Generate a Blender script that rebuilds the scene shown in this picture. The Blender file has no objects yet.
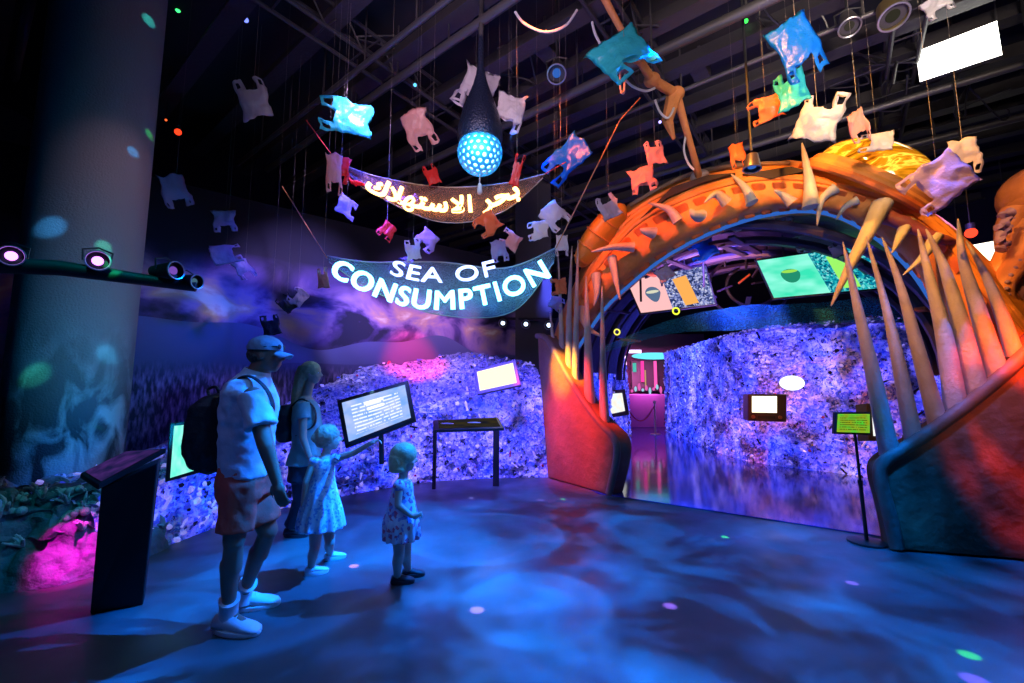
import bpy, bmesh, math, random
from mathutils import Vector, Matrix, Euler, noise
R = math.radians
random.seed(7)
SC = bpy.context.scene
COL = SC.collection

# ------------------------------------------------------------------ camera, world, exposure
F_PX, CAM_H = 430.0, 1.42
PITCH = math.atan(46.5 / F_PX)
cam_d = bpy.data.cameras.new('camera')
cam_d.sensor_width = 36; cam_d.lens = F_PX / 1024 * 36; cam_d.clip_start = .05; cam_d.clip_end = 100
cam = bpy.data.objects.new('camera', cam_d); COL.objects.link(cam)
cam.location = (0, 0, CAM_H); cam.rotation_euler = (R(90) + PITCH, 0, 0)
SC.camera = cam
w = bpy.data.worlds.new('world'); SC.world = w; w.use_nodes = True
w.node_tree.nodes['Background'].inputs[0].default_value = (.05, .08, .35, 1)
w.node_tree.nodes['Background'].inputs[1].default_value = .035
SC.view_settings.view_transform = 'Standard'
try: SC.view_settings.look = 'None'
except Exception: pass
SC.view_settings.gamma = 1; SC.view_settings.exposure = 0; SC.view_settings.use_curve_mapping = False
SC.cycles.max_bounces = 6; SC.cycles.transparent_max_bounces = 12
SC.cycles.sample_clamp_indirect = 3

# pixel (u, v) of the photograph -> point in the room
FW = Vector((0, math.cos(PITCH), math.sin(PITCH))); UP = Vector((0, -math.sin(PITCH), math.cos(PITCH)))
CP = Vector((0, 0, CAM_H))
def ray(u, v): return FW + Vector(((u - 512) / F_PX, 0, 0)) + UP * (-(v - 341.5) / F_PX)
def P(u, v, Y):
    d = ray(u, v); return CP + d * (Y / d.y)
def G(u, v, z=0):
    d = ray(u, v); return CP + d * ((z - CAM_H) / d.z)
def VP(u, v, A, B, off=0):                       # on the upright plane through ground points A, B
    A = Vector((A[0], A[1], 0)); B = Vector((B[0], B[1], 0)); t = (B - A).normalized()
    n = Vector((-t.y, t.x, 0)); A = A + n * off; d = ray(u, v)
    return CP + d * ((A - CP).dot(n) / d.dot(n))

# ------------------------------------------------------------------ lights
def light(kind, name, loc, target, color, power, **k):
    l = bpy.data.lights.new(name, kind); l.color = color; l.energy = power
    for a, b in k.items(): setattr(l, a, b)
    o = bpy.data.objects.new(name, l); COL.objects.link(o); o.location = loc
    if target is not None:
        o.rotation_euler = (Vector(target) - Vector(loc)).to_track_quat('-Z', 'Y').to_euler()
    return o
def spot(name, loc, target, color, power, deg=40, blend=.6, size=.05):
    return light('SPOT', name, loc, target, color, power, spot_size=R(deg), spot_blend=blend, shadow_soft_size=size)
def area(name, loc, target, color, power, sx, sy=None, spread=95):
    return light('AREA', name, loc, target, color, power, shape='RECTANGLE', size=sx, size_y=sy or sx, spread=R(spread))

def gobo(lo, kind):                              # a water pattern slide in a projector
    l = lo.data; l.use_nodes = True; nt = l.node_tree; N = nt.nodes; L = nt.links
    em = N['Emission']
    tc = N.new('ShaderNodeTexCoord'); sp = N.new('ShaderNodeSeparateXYZ'); L.new(tc.outputs['Normal'], sp.inputs[0])
    dx = N.new('ShaderNodeMath'); dx.operation = 'DIVIDE'; dy = N.new('ShaderNodeMath'); dy.operation = 'DIVIDE'
    L.new(sp.outputs[0], dx.inputs[0]); L.new(sp.outputs[2], dx.inputs[1]); L.new(sp.outputs[1], dy.inputs[0]); L.new(sp.outputs[2], dy.inputs[1])
    cb = N.new('ShaderNodeCombineXYZ'); L.new(dx.outputs[0], cb.inputs[0]); L.new(dy.outputs[0], cb.inputs[1])
    ns = N.new('ShaderNodeTexNoise'); ns.inputs['Scale'].default_value = 4.5 if kind == 'water' else 6
    ns.inputs['Detail'].default_value = 9; ns.inputs['Roughness'].default_value = .62; ns.inputs['Distortion'].default_value = .45; L.new(cb.outputs[0], ns.inputs['Vector'])
    r1 = N.new('ShaderNodeValToRGB'); r1.color_ramp.elements[0].position = .46; r1.color_ramp.elements[1].position = .7
    r1.color_ramp.elements[0].color = (0.03, .03, .03, 1); L.new(ns.outputs[0], r1.inputs[0])
    vo = N.new('ShaderNodeTexVoronoi'); vo.inputs['Scale'].default_value = 2.6; L.new(cb.outputs[0], vo.inputs['Vector'])
    r2 = N.new('ShaderNodeValToRGB'); e = r2.color_ramp.elements
    e[0].position = .0; e[0].color = (.0, .0, .0, 1); e[1].position = 1; e[1].color = (.0, .0, .0, 1)
    for p_, c_ in ((.2, .0), (.4, .2), (.43, .4), (.45, .03), (.48, 0)):
        q = e.new(p_); q.color = (c_, c_, c_, 1)
    L.new(vo.outputs['Distance'], r2.inputs[0])
    ad = N.new('ShaderNodeMath'); ad.operation = 'ADD'; L.new(r1.outputs[0], ad.inputs[0]); L.new(r2.outputs[0], ad.inputs[1])
    L.new(ad.outputs[0], em.inputs['Strength'])
    em.inputs['Color'].default_value = (1, 1, 1, 1)

for loc, tgt, c, e, dg in (((2.2, 3.9, 5.2), (-1.6, 2.3, 0), (.0, .15, 1), 12500, 62), ((.8, 3.2, 5.2), (.6, 2.7, 0), (.0, .19, 1), 12500, 80), ((3.4, 3.0, 5.2), (3.0, 2.6, 0), (.0, .16, 1), 4600, 62), ((.2, 4.9, 5.0), (-.6, 4.9, 0), (.0, .12, 1), 2600, 60)):
    g_ = spot('water_projector', loc, tgt, c, e, dg, .75, .02); gobo(g_, 'water')
# wall-washers of the exhibit
spot('jaw_wash', (1.0, 3.0, 5.2), (3.4, 4.7, 3.4), (1, .34, .04), 900, 56, .5)
spot('jaw_wash', (2.5, 3.0, 5.3), (4.0, 4.2, 3.6), (1, .45, .08), 420, 50, .6)
spot('jaw_wash', (-.3, 3.6, 5.8), (1.9, 5.8, 3.3), (1, .14, .02), 1500, 36, .6)
gobo(spot('red_wash', (3.1, .9, 4.4), (4.45, 3.5, 1.42), (1, .05, .005), 11500, 23, .8), 'heat')
spot('red_wash', (-.9, 5.2, 3.9), (.78, 6.38, 1.2), (1, .035, .02), 2600, 26, .8)
spot('amber_wash', (-.8, 5.3, 4.0), (.64, 6.55, 1.95), (1, .42, .02), 4200, 13, .9)
spot('tooth_wash', (2.0, 1.6, 4.6), (4.1, 3.7, 1.9), (1, .3, .14), 120, 28, .7)
spot('tooth_wash', (2.2, .8, 1.4), (3.7, 3.8, 1.7), (.3, 1, .72), 16, 34, .7)
# plastic walls
for a, b, c, e, s in (((-1.6, 4.9, 3.6), (-.9, 6.9, .9), (.1, .07, 1), 150, .9), ((-.5, 5.3, 3.4), (-.3, 7.1, 1.1), (.14, .09, 1), 70, .7),
                      ((3.5, 7.3, 3.9), (5.0, 8.7, 1.8), (.13, .09, 1), 200, 1.2), ((4.7, 4.9, 3.6), (6.4, 7.0, 1.9), (.15, .1, 1), 140, .9),
                      ((3.2, 10.6, 4.0), (4.9, 11.4, 1.8), (.08, .1, 1), 200, 1.2), ((1.0, 8.6, 3.6), (1.7, 11.0, 1.4), (.08, .1, 1), 80, .8)):
    area('violet_wash', a, b, c, e * .38, s, spread=60)
spot('red_spot', (-.6, 5.2, 4.6), (-1.7, 7.6, 1.95), (1, .02, .08), 2600, 20, .8)
spot('magenta_spot', (-2.0, 1.9, 4.2), G(64, 582) + Vector((0, .05, .08)), (1, .0, .5), 6000, 6.5, .9); spot('teal_spot', (-2.4, 2.0, 3.6), (-3.3, 3.6, .5), (0, .5, .6), 110, 36, .9)
spot('green_spot', (-2.0, 2.8, 3.8), (-3.0, 4.6, .65), (.02, 1, .5), 200, 14, .9)
spot('pink_spot', (4.0, 6.4, 4.4), (5.2, 8.3, 2.2), (1, .05, .4), 330, 20, .9)
spot('teal_spot', (3.2, 8.0, 4.6), (4.8, 9.9, 2.4), (.0, .9, .55), 450, 22, .9)
# backdrop and column
spot('cloud_wash', (-1.2, 4.0, 5.3), (-3.3, 6.7, 2.6), (.55, .4, 1), 1050, 40, .9)
spot('cloud_wash', (.1, 5.2, 5.3), (-1.7, 8.0, 2.6), (.65, .35, 1), 900, 40, .9)
spot('backdrop_wash', (-1.2, 4.2, 4.6), (-3.4, 6.5, 1.7), (.03, .06, 1), 620, 60, .9)
spot('column_wash', (-2.6, 3.4, 1.0), (-4.2, 4.2, 2.0), (.0, .42, 1), 110, 90, .9)
spot('column_wash', (-1.9, 3.6, 5.2), (-4.0, 4.2, 2.9), (.75, .4, .42), 90, 46, .8)
spot('blue_pool', (2.6, 7.4, 5.0), (3.2, 6.8, 0), (.0, .12, 1), 1500, 70, .8)
# people and bags
spot('cool_spot', (1.6, 1.2, 4.6), (-1.5, 3.0, .9), (.08, .38, 1), 190, 30, .7, .1)
spot('cool_spot', (-2.6, .6, 4.4), (-1.6, 2.7, 1.2), (.22, .3, 1), 80, 24, .7, .1)
area('bag_fill', (-.6, .8, 4.0), (-.2, 5.2, 5.2), (.9, .62, .8), 36, 1.0, spread=76)  # unseen soft fill added to brighten the hanging bags
area('bag_fill', (2.2, .8, 3.8), (3.5, 4.4, 5.3), (1, .8, .66), 44, .9, spread=62)  # second added fill, for the bags at the right
area('ceiling_glow', (3.5, 5.0, 4.9), (3.8, 5.3, 6.4), (.45, .3, .75), 15, 3)
area('ceiling_glow', (-.5, 4.2, 4.9), (-.4, 4.4, 6.4), (.12, .14, .8), 8, 3)
area('inner_glow', (3.3, 7.6, 2.9), (3.5, 7.9, 5.0), (.5, .2, .8), 42, 1.2); spot('inner_amber', (3.0, 6.6, 2.6), (3.9, 7.9, 3.9), (1, .35, .08), 160, 70, .8)
area('far_glow', (4.0, 15.3, 2.6), (4.6, 16.6, 1.4), (1, .12, .5), 60, 1)

# ------------------------------------------------------------------ materials
def mat(name, col=(.5, .5, .5), rough=.5, metal=0, em=None, es=0, alpha=1, trans=0, spec=.5, bump=0, bscale=20, var=0, vscale=5):
    m = bpy.data.materials.new(name); m.use_nodes = True; nt = m.node_tree; N = nt.nodes; L = nt.links
    b = N['Principled BSDF']
    b.inputs['Base Color'].default_value = (*col, 1); b.inputs['Roughness'].default_value = rough; b.inputs['Metallic'].default_value = metal
    b.inputs['Specular IOR Level'].default_value = spec; b.inputs['Alpha'].default_value = alpha; b.inputs['Transmission Weight'].default_value = trans
    if em: b.inputs['Emission Color'].default_value = (*em, 1); b.inputs['Emission Strength'].default_value = es
    tc = N.new('ShaderNodeTexCoord'); n = N.new('ShaderNodeTexNoise'); n.inputs['Scale'].default_value = vscale; n.inputs['Detail'].default_value = 5
    L.new(tc.outputs['Object'], n.inputs['Vector'])
    v_ = var or .12
    mx = N.new('ShaderNodeMix'); mx.data_type = 'RGBA'; L.new(n.outputs[0], mx.inputs[0])
    mx.inputs[6].default_value = (*[min(1, c * (1 - v_)) for c in col], 1); mx.inputs[7].default_value = (*[min(1, c * (1 + v_)) for c in col], 1)
    L.new(mx.outputs[2], b.inputs['Base Color'])
    if bump:
        n2 = N.new('ShaderNodeTexNoise'); n2.inputs['Scale'].default_value = bscale; n2.inputs['Detail'].default_value = 6; L.new(tc.outputs['Object'], n2.inputs['Vector'])
        bp = N.new('ShaderNodeBump'); bp.inputs['Strength'].default_value = bump; bp.inputs['Distance'].default_value = .03
        L.new(n2.outputs[0], bp.inputs['Height']); L.new(bp.outputs[0], b.inputs['Normal'])
    return m
def emit(name, col, s):
    m = bpy.data.materials.new(name); m.use_nodes = True; N = m.node_tree.nodes; L = m.node_tree.links
    N.remove(N['Principled BSDF']); e = N.new('ShaderNodeEmission'); e.inputs[0].default_value = (*col, 1); e.inputs[1].default_value = s
    L.new(e.outputs[0], N['Material Output'].inputs[0]); return m
def ramp(N, stops):
    r = N.new('ShaderNodeValToRGB'); e = r.color_ramp.elements
    e[0].position = stops[0][0]; e[0].color = (*stops[0][1], 1); e[1].position = stops[-1][0]; e[1].color = (*stops[-1][1], 1)
    for p_, c_ in stops[1:-1]: q = e.new(p_); q.color = (*c_, 1)
    return r
def plastic_film(name, col, tr=.5):
    m = bpy.data.materials.new(name); m.use_nodes = True; N = m.node_tree.nodes; L = m.node_tree.links
    N.remove(N['Principled BSDF'])
    d = N.new('ShaderNodeBsdfDiffuse'); d.inputs[0].default_value = (*col, 1); t = N.new('ShaderNodeBsdfTranslucent'); t.inputs[0].default_value = (*col, 1)
    g = N.new('ShaderNodeBsdfGlossy'); g.inputs[1].default_value = .3; g.inputs[0].default_value = (.8, .8, .8, 1)
    a = N.new('ShaderNodeMixShader'); a.inputs[0].default_value = tr; L.new(d.outputs[0], a.inputs[1]); L.new(t.outputs[0], a.inputs[2])
    b = N.new('ShaderNodeMixShader'); b.inputs[0].default_value = .025; L.new(a.outputs[0], b.inputs[1]); L.new(g.outputs[0], b.inputs[2])
    n = N.new('ShaderNodeTexNoise'); n.inputs['Scale'].default_value = 14; n.inputs['Detail'].default_value = 5; tc = N.new('ShaderNodeTexCoord'); L.new(tc.outputs['Object'], n.inputs[0])
    bp = N.new('ShaderNodeBump'); bp.inputs[0].default_value = .7; bp.inputs[1].default_value = .02; L.new(n.outputs[0], bp.inputs['Height'])
    for q in (d, t, g): L.new(bp.outputs[0], q.inputs['Normal'])
    L.new(b.outputs[0], N['Material Output'].inputs[0]); return m
def netting(name, col, dens=.5, scale=60, fill=.2):
    m = bpy.data.materials.new(name); m.use_nodes = True; N = m.node_tree.nodes; L = m.node_tree.links
    N.remove(N['Principled BSDF'])
    d = N.new('ShaderNodeBsdfDiffuse'); d.inputs[0].default_value = (*col, 1); t = N.new('ShaderNodeBsdfTransparent')
    tc = N.new('ShaderNodeTexCoord'); vo = N.new('ShaderNodeTexVoronoi'); vo.feature = 'DISTANCE_TO_EDGE'; vo.inputs['Scale'].default_value = scale; L.new(tc.outputs['Object'], vo.inputs['Vector'])
    r = ramp(N, [(0, (1, 1, 1)), (.1, (dens, dens, dens)), (.16, (fill, fill, fill))]); L.new(vo.outputs['Distance'], r.inputs[0])
    a = N.new('ShaderNodeMixShader'); L.new(r.outputs[0], a.inputs[0]); L.new(t.outputs[0], a.inputs[1]); L.new(d.outputs[0], a.inputs[2])
    L.new(a.outputs[0], N['Material Output'].inputs[0]); return m

M = {}
M['black'] = mat('black_paint', (.012, .012, .014), .6)
M['wallblack'] = mat('black_wall_paint', (.012, .012, .02), .85)
M['ceil'] = mat('ceiling_black', (.018, .018, .022), .8)
M['duct'] = mat('dark_grey_duct', (.035, .032, .038), .55, bump=.2)
M['pipe'] = mat('grey_conduit', (.08, .075, .08), .45, .4)
M['steel'] = mat('steel', (.35, .35, .37), .35, .8)
M['pole'] = mat('black_pole', (.02, .02, .022), .4)
M['screenframe'] = mat('screen_frame', (.015, .015, .02), .35)
M['cable'] = mat('white_cable', (.5, .48, .5), .5)
M['rod'] = mat('rust_orange_rod', (.55, .2, .06), .6, bump=.5, bscale=25, var=.4)
M['jaw'] = mat('orange_jaw_paint', (.75, .28, .05), .55, bump=.5, bscale=14, var=.35, vscale=3)
M['gum'] = mat('orange_gum', (.72, .17, .03), .55, bump=.6, bscale=10, var=.35, vscale=5)
M['tooth'] = mat('bone_tooth', (.5, .47, .42), .5, bump=.35, bscale=30, var=.3, vscale=6)
M['socket'] = mat('dark_opening', (.03, .02, .02), .7)
M['lowjaw'] = mat('brown_jaw_flank', (.22, .12, .06), .75, bump=.7, bscale=9, var=.6, vscale=3)
M['lip'] = mat('jaw_lip', (.2, .14, .1), .55, bump=.4, bscale=15, var=.3)
M['skin'] = mat('skin', (.5, .3, .22), .5)
M['bagwhite'] = plastic_film('white_bag_film', (.8, .76, .78))
M['baglav'] = plastic_film('lavender_bag_film', (.5, .4, .62))
M['bagcyan'] = plastic_film('cyan_bag_film', (.05, .62, .7))
M['bagblue'] = plastic_film('blue_bag_film', (.004, .16, .8))
M['bagorangelit'] = plastic_film('orange_lit_bag_film', (.9, .25, .08))  # orange light falling on these bags is put into the film colour
M['bagred'] = plastic_film('red_bag_film', (.8, .05, .04))
M['bagpink'] = plastic_film('pink_bag_film', (.85, .45, .42))
M['bagdark'] = plastic_film('dark_bag_film', (.03, .03, .06))
M['baggreen'] = plastic_film('teal_bag_film', (.05, .6, .45))
M['string'] = mat('nylon_string', (.3, .25, .2), .6)

# floor
def floor_mat():
    m = bpy.data.materials.new('stained_concrete_floor'); m.use_nodes = True; N = m.node_tree.nodes; L = m.node_tree.links; b = N['Principled BSDF']
    tc = N.new('ShaderNodeTexCoord'); n = N.new('ShaderNodeTexNoise'); n.inputs['Scale'].default_value = .8; n.inputs['Detail'].default_value = 8; L.new(tc.outputs['Object'], n.inputs[0])
    r = ramp(N, [(.3, (.045, .052, .055)), (.5, (.075, .085, .088)), (.7, (.115, .13, .135))]); L.new(n.outputs[0], r.inputs[0]); L.new(r.outputs[0], b.inputs['Base Color'])
    n2 = N.new('ShaderNodeTexNoise'); n2.inputs['Scale'].default_value = 3; n2.inputs['Detail'].default_value = 6; L.new(tc.outputs['Object'], n2.inputs[0])
    r2 = ramp(N, [(.3, (.34, .34, .34)), (.7, (.55, .55, .55))]); L.new(n2.outputs[0], r2.inputs[0]); L.new(r2.outputs[0], b.inputs['Roughness'])
    return m
M['floor'] = floor_mat()
M['gloss'] = mat('polished_dark_floor', (.03, .05, .3), .1, spec=1, bump=.03, bscale=3)

# backdrop mural: painted clouds, hills and sea grass (u = generated X along, z height)
def mural_mat():
    m = bpy.data.materials.new('painted_seascape'); m.use_nodes = True; N = m.node_tree.nodes; L = m.node_tree.links; b = N['Principled BSDF']
    b.inputs['Roughness'].default_value = .8
    uv = N.new('ShaderNodeUVMap'); sp = N.new('ShaderNodeSeparateXYZ'); L.new(uv.outputs[0], sp.inputs[0])
    # uv.x metres along, uv.y metres up
    def math_(op, a, b_=None):
        q = N.new('ShaderNodeMath'); q.operation = op
        for i, s in enumerate((a, b_)):
            if s is None: continue
            if isinstance(s, (int, float)): q.inputs[i].default_value = s
            else: L.new(s, q.inputs[i])
        return q.outputs[0]
    mp = N.new('ShaderNodeMapping'); mp.inputs['Scale'].default_value = (.8, 1.25, 1); L.new(uv.outputs[0], mp.inputs[0])
    n = N.new('ShaderNodeTexNoise'); n.inputs['Scale'].default_value = 1.3; n.inputs['Detail'].default_value = 7; n.inputs['Distortion'].default_value = .6; L.new(mp.outputs[0], n.inputs[0])
    # cloud belt mask about the hill line
    belt = math_('SUBTRACT', 1, math_('ABSOLUTE', math_('MULTIPLY', math_('SUBTRACT', sp.outputs[1], 2.62), 1.3)))
    belt = math_('MAXIMUM', belt, 0)
    cl = math_('MULTIPLY', belt, math_('MAXIMUM', math_('MULTIPLY', math_('SUBTRACT', n.outputs[0], .38), 4.5), 0))
    sky = ramp(N, [(0, (.02, .02, .05)), (.2, (.1, .06, .22)), (.45, (.4, .24, .5)), (.75, (.7, .42, .35)), (1, (.95, .85, .75))]); L.new(cl, sky.inputs[0])
    def hill(base, amp, f, ph, col0, col1):
        s = math_('ADD', math_('MULTIPLY', math_('SINE', math_('ADD', math_('MULTIPLY', sp.outputs[0], f), ph)), amp), base)
        s = math_('ADD', s, math_('MULTIPLY', math_('SINE', math_('ADD', math_('MULTIPLY', sp.outputs[0], f * 2.3), ph * 2)), amp * .4))
        mask = math_('LESS_THAN', sp.outputs[1], s)
        g = ramp(N, [(0, col1), (1, col0)]); L.new(math_('MULTIPLY', math_('SUBTRACT', s, sp.outputs[1]), 1.2), g.inputs[0])
        return mask, g.outputs[0]
    cur = sky.outputs[0]
    for args in ((2.22, .15, 1.75, 2.2, (.05, .06, .12), (.12, .13, .28)), (1.75, .1, 1.3, .6, (.03, .03, .08), (.07, .07, .16))):
        mk, c = hill(*args); mx = N.new('ShaderNodeMix'); mx.data_type = 'RGBA'; L.new(mk, mx.inputs[0]); L.new(cur, mx.inputs[6]); L.new(c, mx.inputs[7]); cur = mx.outputs[2]
    mp2 = N.new('ShaderNodeMapping'); mp2.inputs['Scale'].default_value = (26, 6, 1); mp2.inputs['Rotation'].default_value = (0, 0, .25); L.new(uv.outputs[0], mp2.inputs[0])
    ng = N.new('ShaderNodeTexNoise'); ng.inputs['Scale'].default_value = 1; ng.inputs['Detail'].default_value = 4; L.new(mp2.outputs[0], ng.inputs[0])
    gr = ramp(N, [(.42, (.02, .02, .05)), (.58, (.17, .12, .26)), (.7, (.35, .25, .45))]); L.new(ng.outputs[0], gr.inputs[0])
    mk = math_('MINIMUM', math_('MAXIMUM', math_('MULTIPLY', math_('SUBTRACT', 1.8, sp.outputs[1]), 3), 0), 1)
    mx = N.new('ShaderNodeMix'); mx.data_type = 'RGBA'; L.new(mk, mx.inputs[0]); L.new(cur, mx.inputs[6]); L.new(gr.outputs[0], mx.inputs[7])
    L.new(mx.outputs[2], b.inputs['Base Color'])
    return m
M['mural'] = mural_mat()

def waste_mat(name, dark=False):
    m = bpy.data.materials.new(name); m.use_nodes = True; N = m.node_tree.nodes; L = m.node_tree.links; b = N['Principled BSDF']
    b.inputs['Roughness'].default_value = .45
    tc = N.new('ShaderNodeTexCoord'); v = N.new('ShaderNodeTexVoronoi'); v.inputs['Scale'].default_value = 17; v.inputs['Randomness'].default_value = 1
    nz = N.new('ShaderNodeTexNoise'); nz.inputs['Scale'].default_value = 9; L.new(tc.outputs['Object'], nz.inputs[0])
    mx = N.new('ShaderNodeMix'); mx.data_type = 'VECTOR'; mx.inputs[0].default_value = .08; L.new(tc.outputs['Object'], mx.inputs[4]); L.new(nz.outputs[1], mx.inputs[5])
    L.new(mx.outputs[1], v.inputs['Vector'])
    sp = N.new('ShaderNodeSeparateColor'); L.new(v.outputs['Color'], sp.inputs[0])
    r = ramp(N, [(0, (.02, .02, .03)), (.13, (.05, .06, .16)), (.16, (.25, .3, .55)), (.3, (.1, .22, .7)), (.4, (.55, .6, .8)), (.56, (.86, .86, .92)), (.72, (.35, .3, .75)), (.8, (.92, .92, .95)), (.95, (.9, .9, .95)), (1, (.7, .08, .15))])
    r.color_ramp.interpolation = 'CONSTANT'; L.new(sp.outputs[0], r.inputs[0])
    vb = N.new('ShaderNodeTexVoronoi'); vb.inputs['Scale'].default_value = 42; L.new(mx.outputs[1], vb.inputs['Vector']); sb_ = N.new('ShaderNodeSeparateColor'); L.new(vb.outputs['Color'], sb_.inputs[0])
    rb_ = ramp(N, [(0, (.03, .04, .12)), (.2, (.1, .2, .65)), (.45, (.6, .6, .85)), (1, (.95, .95, .98))]); L.new(sb_.outputs[0], rb_.inputs[0])
    nb_ = N.new('ShaderNodeTexNoise'); nb_.inputs['Scale'].default_value = 26; nb_.inputs['Detail'].default_value = 5; L.new(tc.outputs['Object'], nb_.inputs[0])
    rn_ = ramp(N, [(.4, (0, 0, 0)), (.6, (1, 1, 1))]); L.new(nb_.outputs[0], rn_.inputs[0])
    mb_ = N.new('ShaderNodeMix'); mb_.data_type = 'RGBA'; L.new(rn_.outputs[0], mb_.inputs[0]); L.new(r.outputs[0], mb_.inputs[6]); L.new(rb_.outputs[0], mb_.inputs[7])
    n3 = N.new('ShaderNodeTexNoise'); n3.inputs['Scale'].default_value = 1.6; n3.inputs['Detail'].default_value = 3; L.new(tc.outputs['Object'], n3.inputs[0])
    r3 = ramp(N, [(.35, (.16, .2, .42)), (.62, (1, 1, 1))]); L.new(n3.outputs[0], r3.inputs[0])
    mu = N.new('ShaderNodeMix'); mu.data_type = 'RGBA'; mu.blend_type = 'MULTIPLY'; mu.inputs[0].default_value = .8; L.new(mb_.outputs[2], mu.inputs[6]); L.new(r3.outputs[0], mu.inputs[7])
    L.new(mu.outputs[2], b.inputs['Base Color'])
    bp = N.new('ShaderNodeBump'); bp.inputs[0].default_value = 1; bp.inputs[1].default_value = .05; L.new(v.outputs['Distance'], bp.inputs['Height']); L.new(bp.outputs[0], b.inputs['Normal'])
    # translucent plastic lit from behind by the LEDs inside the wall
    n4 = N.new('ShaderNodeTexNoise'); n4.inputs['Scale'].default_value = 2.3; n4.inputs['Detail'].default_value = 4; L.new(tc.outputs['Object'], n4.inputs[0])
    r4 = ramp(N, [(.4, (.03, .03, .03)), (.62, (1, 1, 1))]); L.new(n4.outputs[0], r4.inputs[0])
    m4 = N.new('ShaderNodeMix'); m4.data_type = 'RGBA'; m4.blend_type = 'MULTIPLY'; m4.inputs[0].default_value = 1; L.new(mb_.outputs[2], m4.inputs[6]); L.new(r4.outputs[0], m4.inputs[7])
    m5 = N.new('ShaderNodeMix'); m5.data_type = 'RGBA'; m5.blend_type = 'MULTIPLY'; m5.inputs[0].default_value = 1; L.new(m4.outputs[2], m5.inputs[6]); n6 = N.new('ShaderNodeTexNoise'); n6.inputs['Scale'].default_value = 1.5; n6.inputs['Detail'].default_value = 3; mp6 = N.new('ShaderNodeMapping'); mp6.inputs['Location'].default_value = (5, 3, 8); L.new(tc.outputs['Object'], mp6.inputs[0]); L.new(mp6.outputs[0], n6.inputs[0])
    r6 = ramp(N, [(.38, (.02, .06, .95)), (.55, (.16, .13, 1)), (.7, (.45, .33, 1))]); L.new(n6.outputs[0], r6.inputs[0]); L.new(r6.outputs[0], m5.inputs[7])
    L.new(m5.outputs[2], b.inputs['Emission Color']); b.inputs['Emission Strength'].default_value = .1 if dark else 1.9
    return m
M['waste'] = waste_mat('compacted_plastic'); M['waste_dim'] = waste_mat('dim_glow_plastic', True)  # top slope: same plastic, its darker look put in as weaker glow
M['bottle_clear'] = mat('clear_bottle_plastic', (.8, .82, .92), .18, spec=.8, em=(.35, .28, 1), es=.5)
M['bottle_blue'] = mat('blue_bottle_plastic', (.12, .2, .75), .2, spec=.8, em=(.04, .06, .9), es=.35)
M['bottle_dark'] = mat('dark_bottle_plastic', (.02, .02, .04), .25)
M['bottle_red'] = mat('red_bottle_plastic', (.7, .05, .12), .3)
M['rock'] = mat('encrusted_rock', (.12, .17, .2), .7, bump=1, bscale=18, var=.8, vscale=5)
M['coral'] = mat('pale_coral', (.4, .5, .5), .6, bump=.6, bscale=40)

def column_mat():
    m = bpy.data.materials.new('column_paint'); m.use_nodes = True; N = m.node_tree.nodes; L = m.node_tree.links; b = N['Principled BSDF']; b.inputs['Roughness'].default_value = .75
    tc = N.new('ShaderNodeTexCoord'); sp = N.new('ShaderNodeSeparateXYZ'); L.new(tc.outputs['Object'], sp.inputs[0])
    mp = N.new('ShaderNodeMapping'); mp.inputs['Scale'].default_value = (1, 1, .55); L.new(tc.outputs['Object'], mp.inputs[0])
    n = N.new('ShaderNodeTexNoise'); n.inputs['Scale'].default_value = 4.5; n.inputs['Detail'].default_value = 8; n.inputs['Distortion'].default_value = .8; L.new(mp.outputs[0], n.inputs[0])
    r = ramp(N, [(.42, (.02, .025, .03)), (.5, (.15, .18, .18)), (.62, (.32, .36, .36))]); L.new(n.outputs[0], r.inputs[0])
    z = N.new('ShaderNodeMapRange'); z.inputs[1].default_value = 1.0; z.inputs[2].default_value = 2.1; L.new(sp.outputs[2], z.inputs[0])
    mx = N.new('ShaderNodeMix'); mx.data_type = 'RGBA'; L.new(z.outputs[0], mx.inputs[0]); L.new(r.outputs[0], mx.inputs[6]); mx.inputs[7].default_value = (.24, .23, .23, 1)
    L.new(mx.outputs[2], b.inputs['Base Color'])
    bp = N.new('ShaderNodeBump'); bp.inputs[0].default_value = .3; bp.inputs[1].default_value = .03
    n2 = N.new('ShaderNodeTexNoise'); n2.inputs['Scale'].default_value = 60; L.new(tc.outputs['Object'], n2.inputs[0]); L.new(n2.outputs[0], bp.inputs['Height']); L.new(bp.outputs[0], b.inputs['Normal'])
    return m
M['column'] = column_mat()

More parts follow.
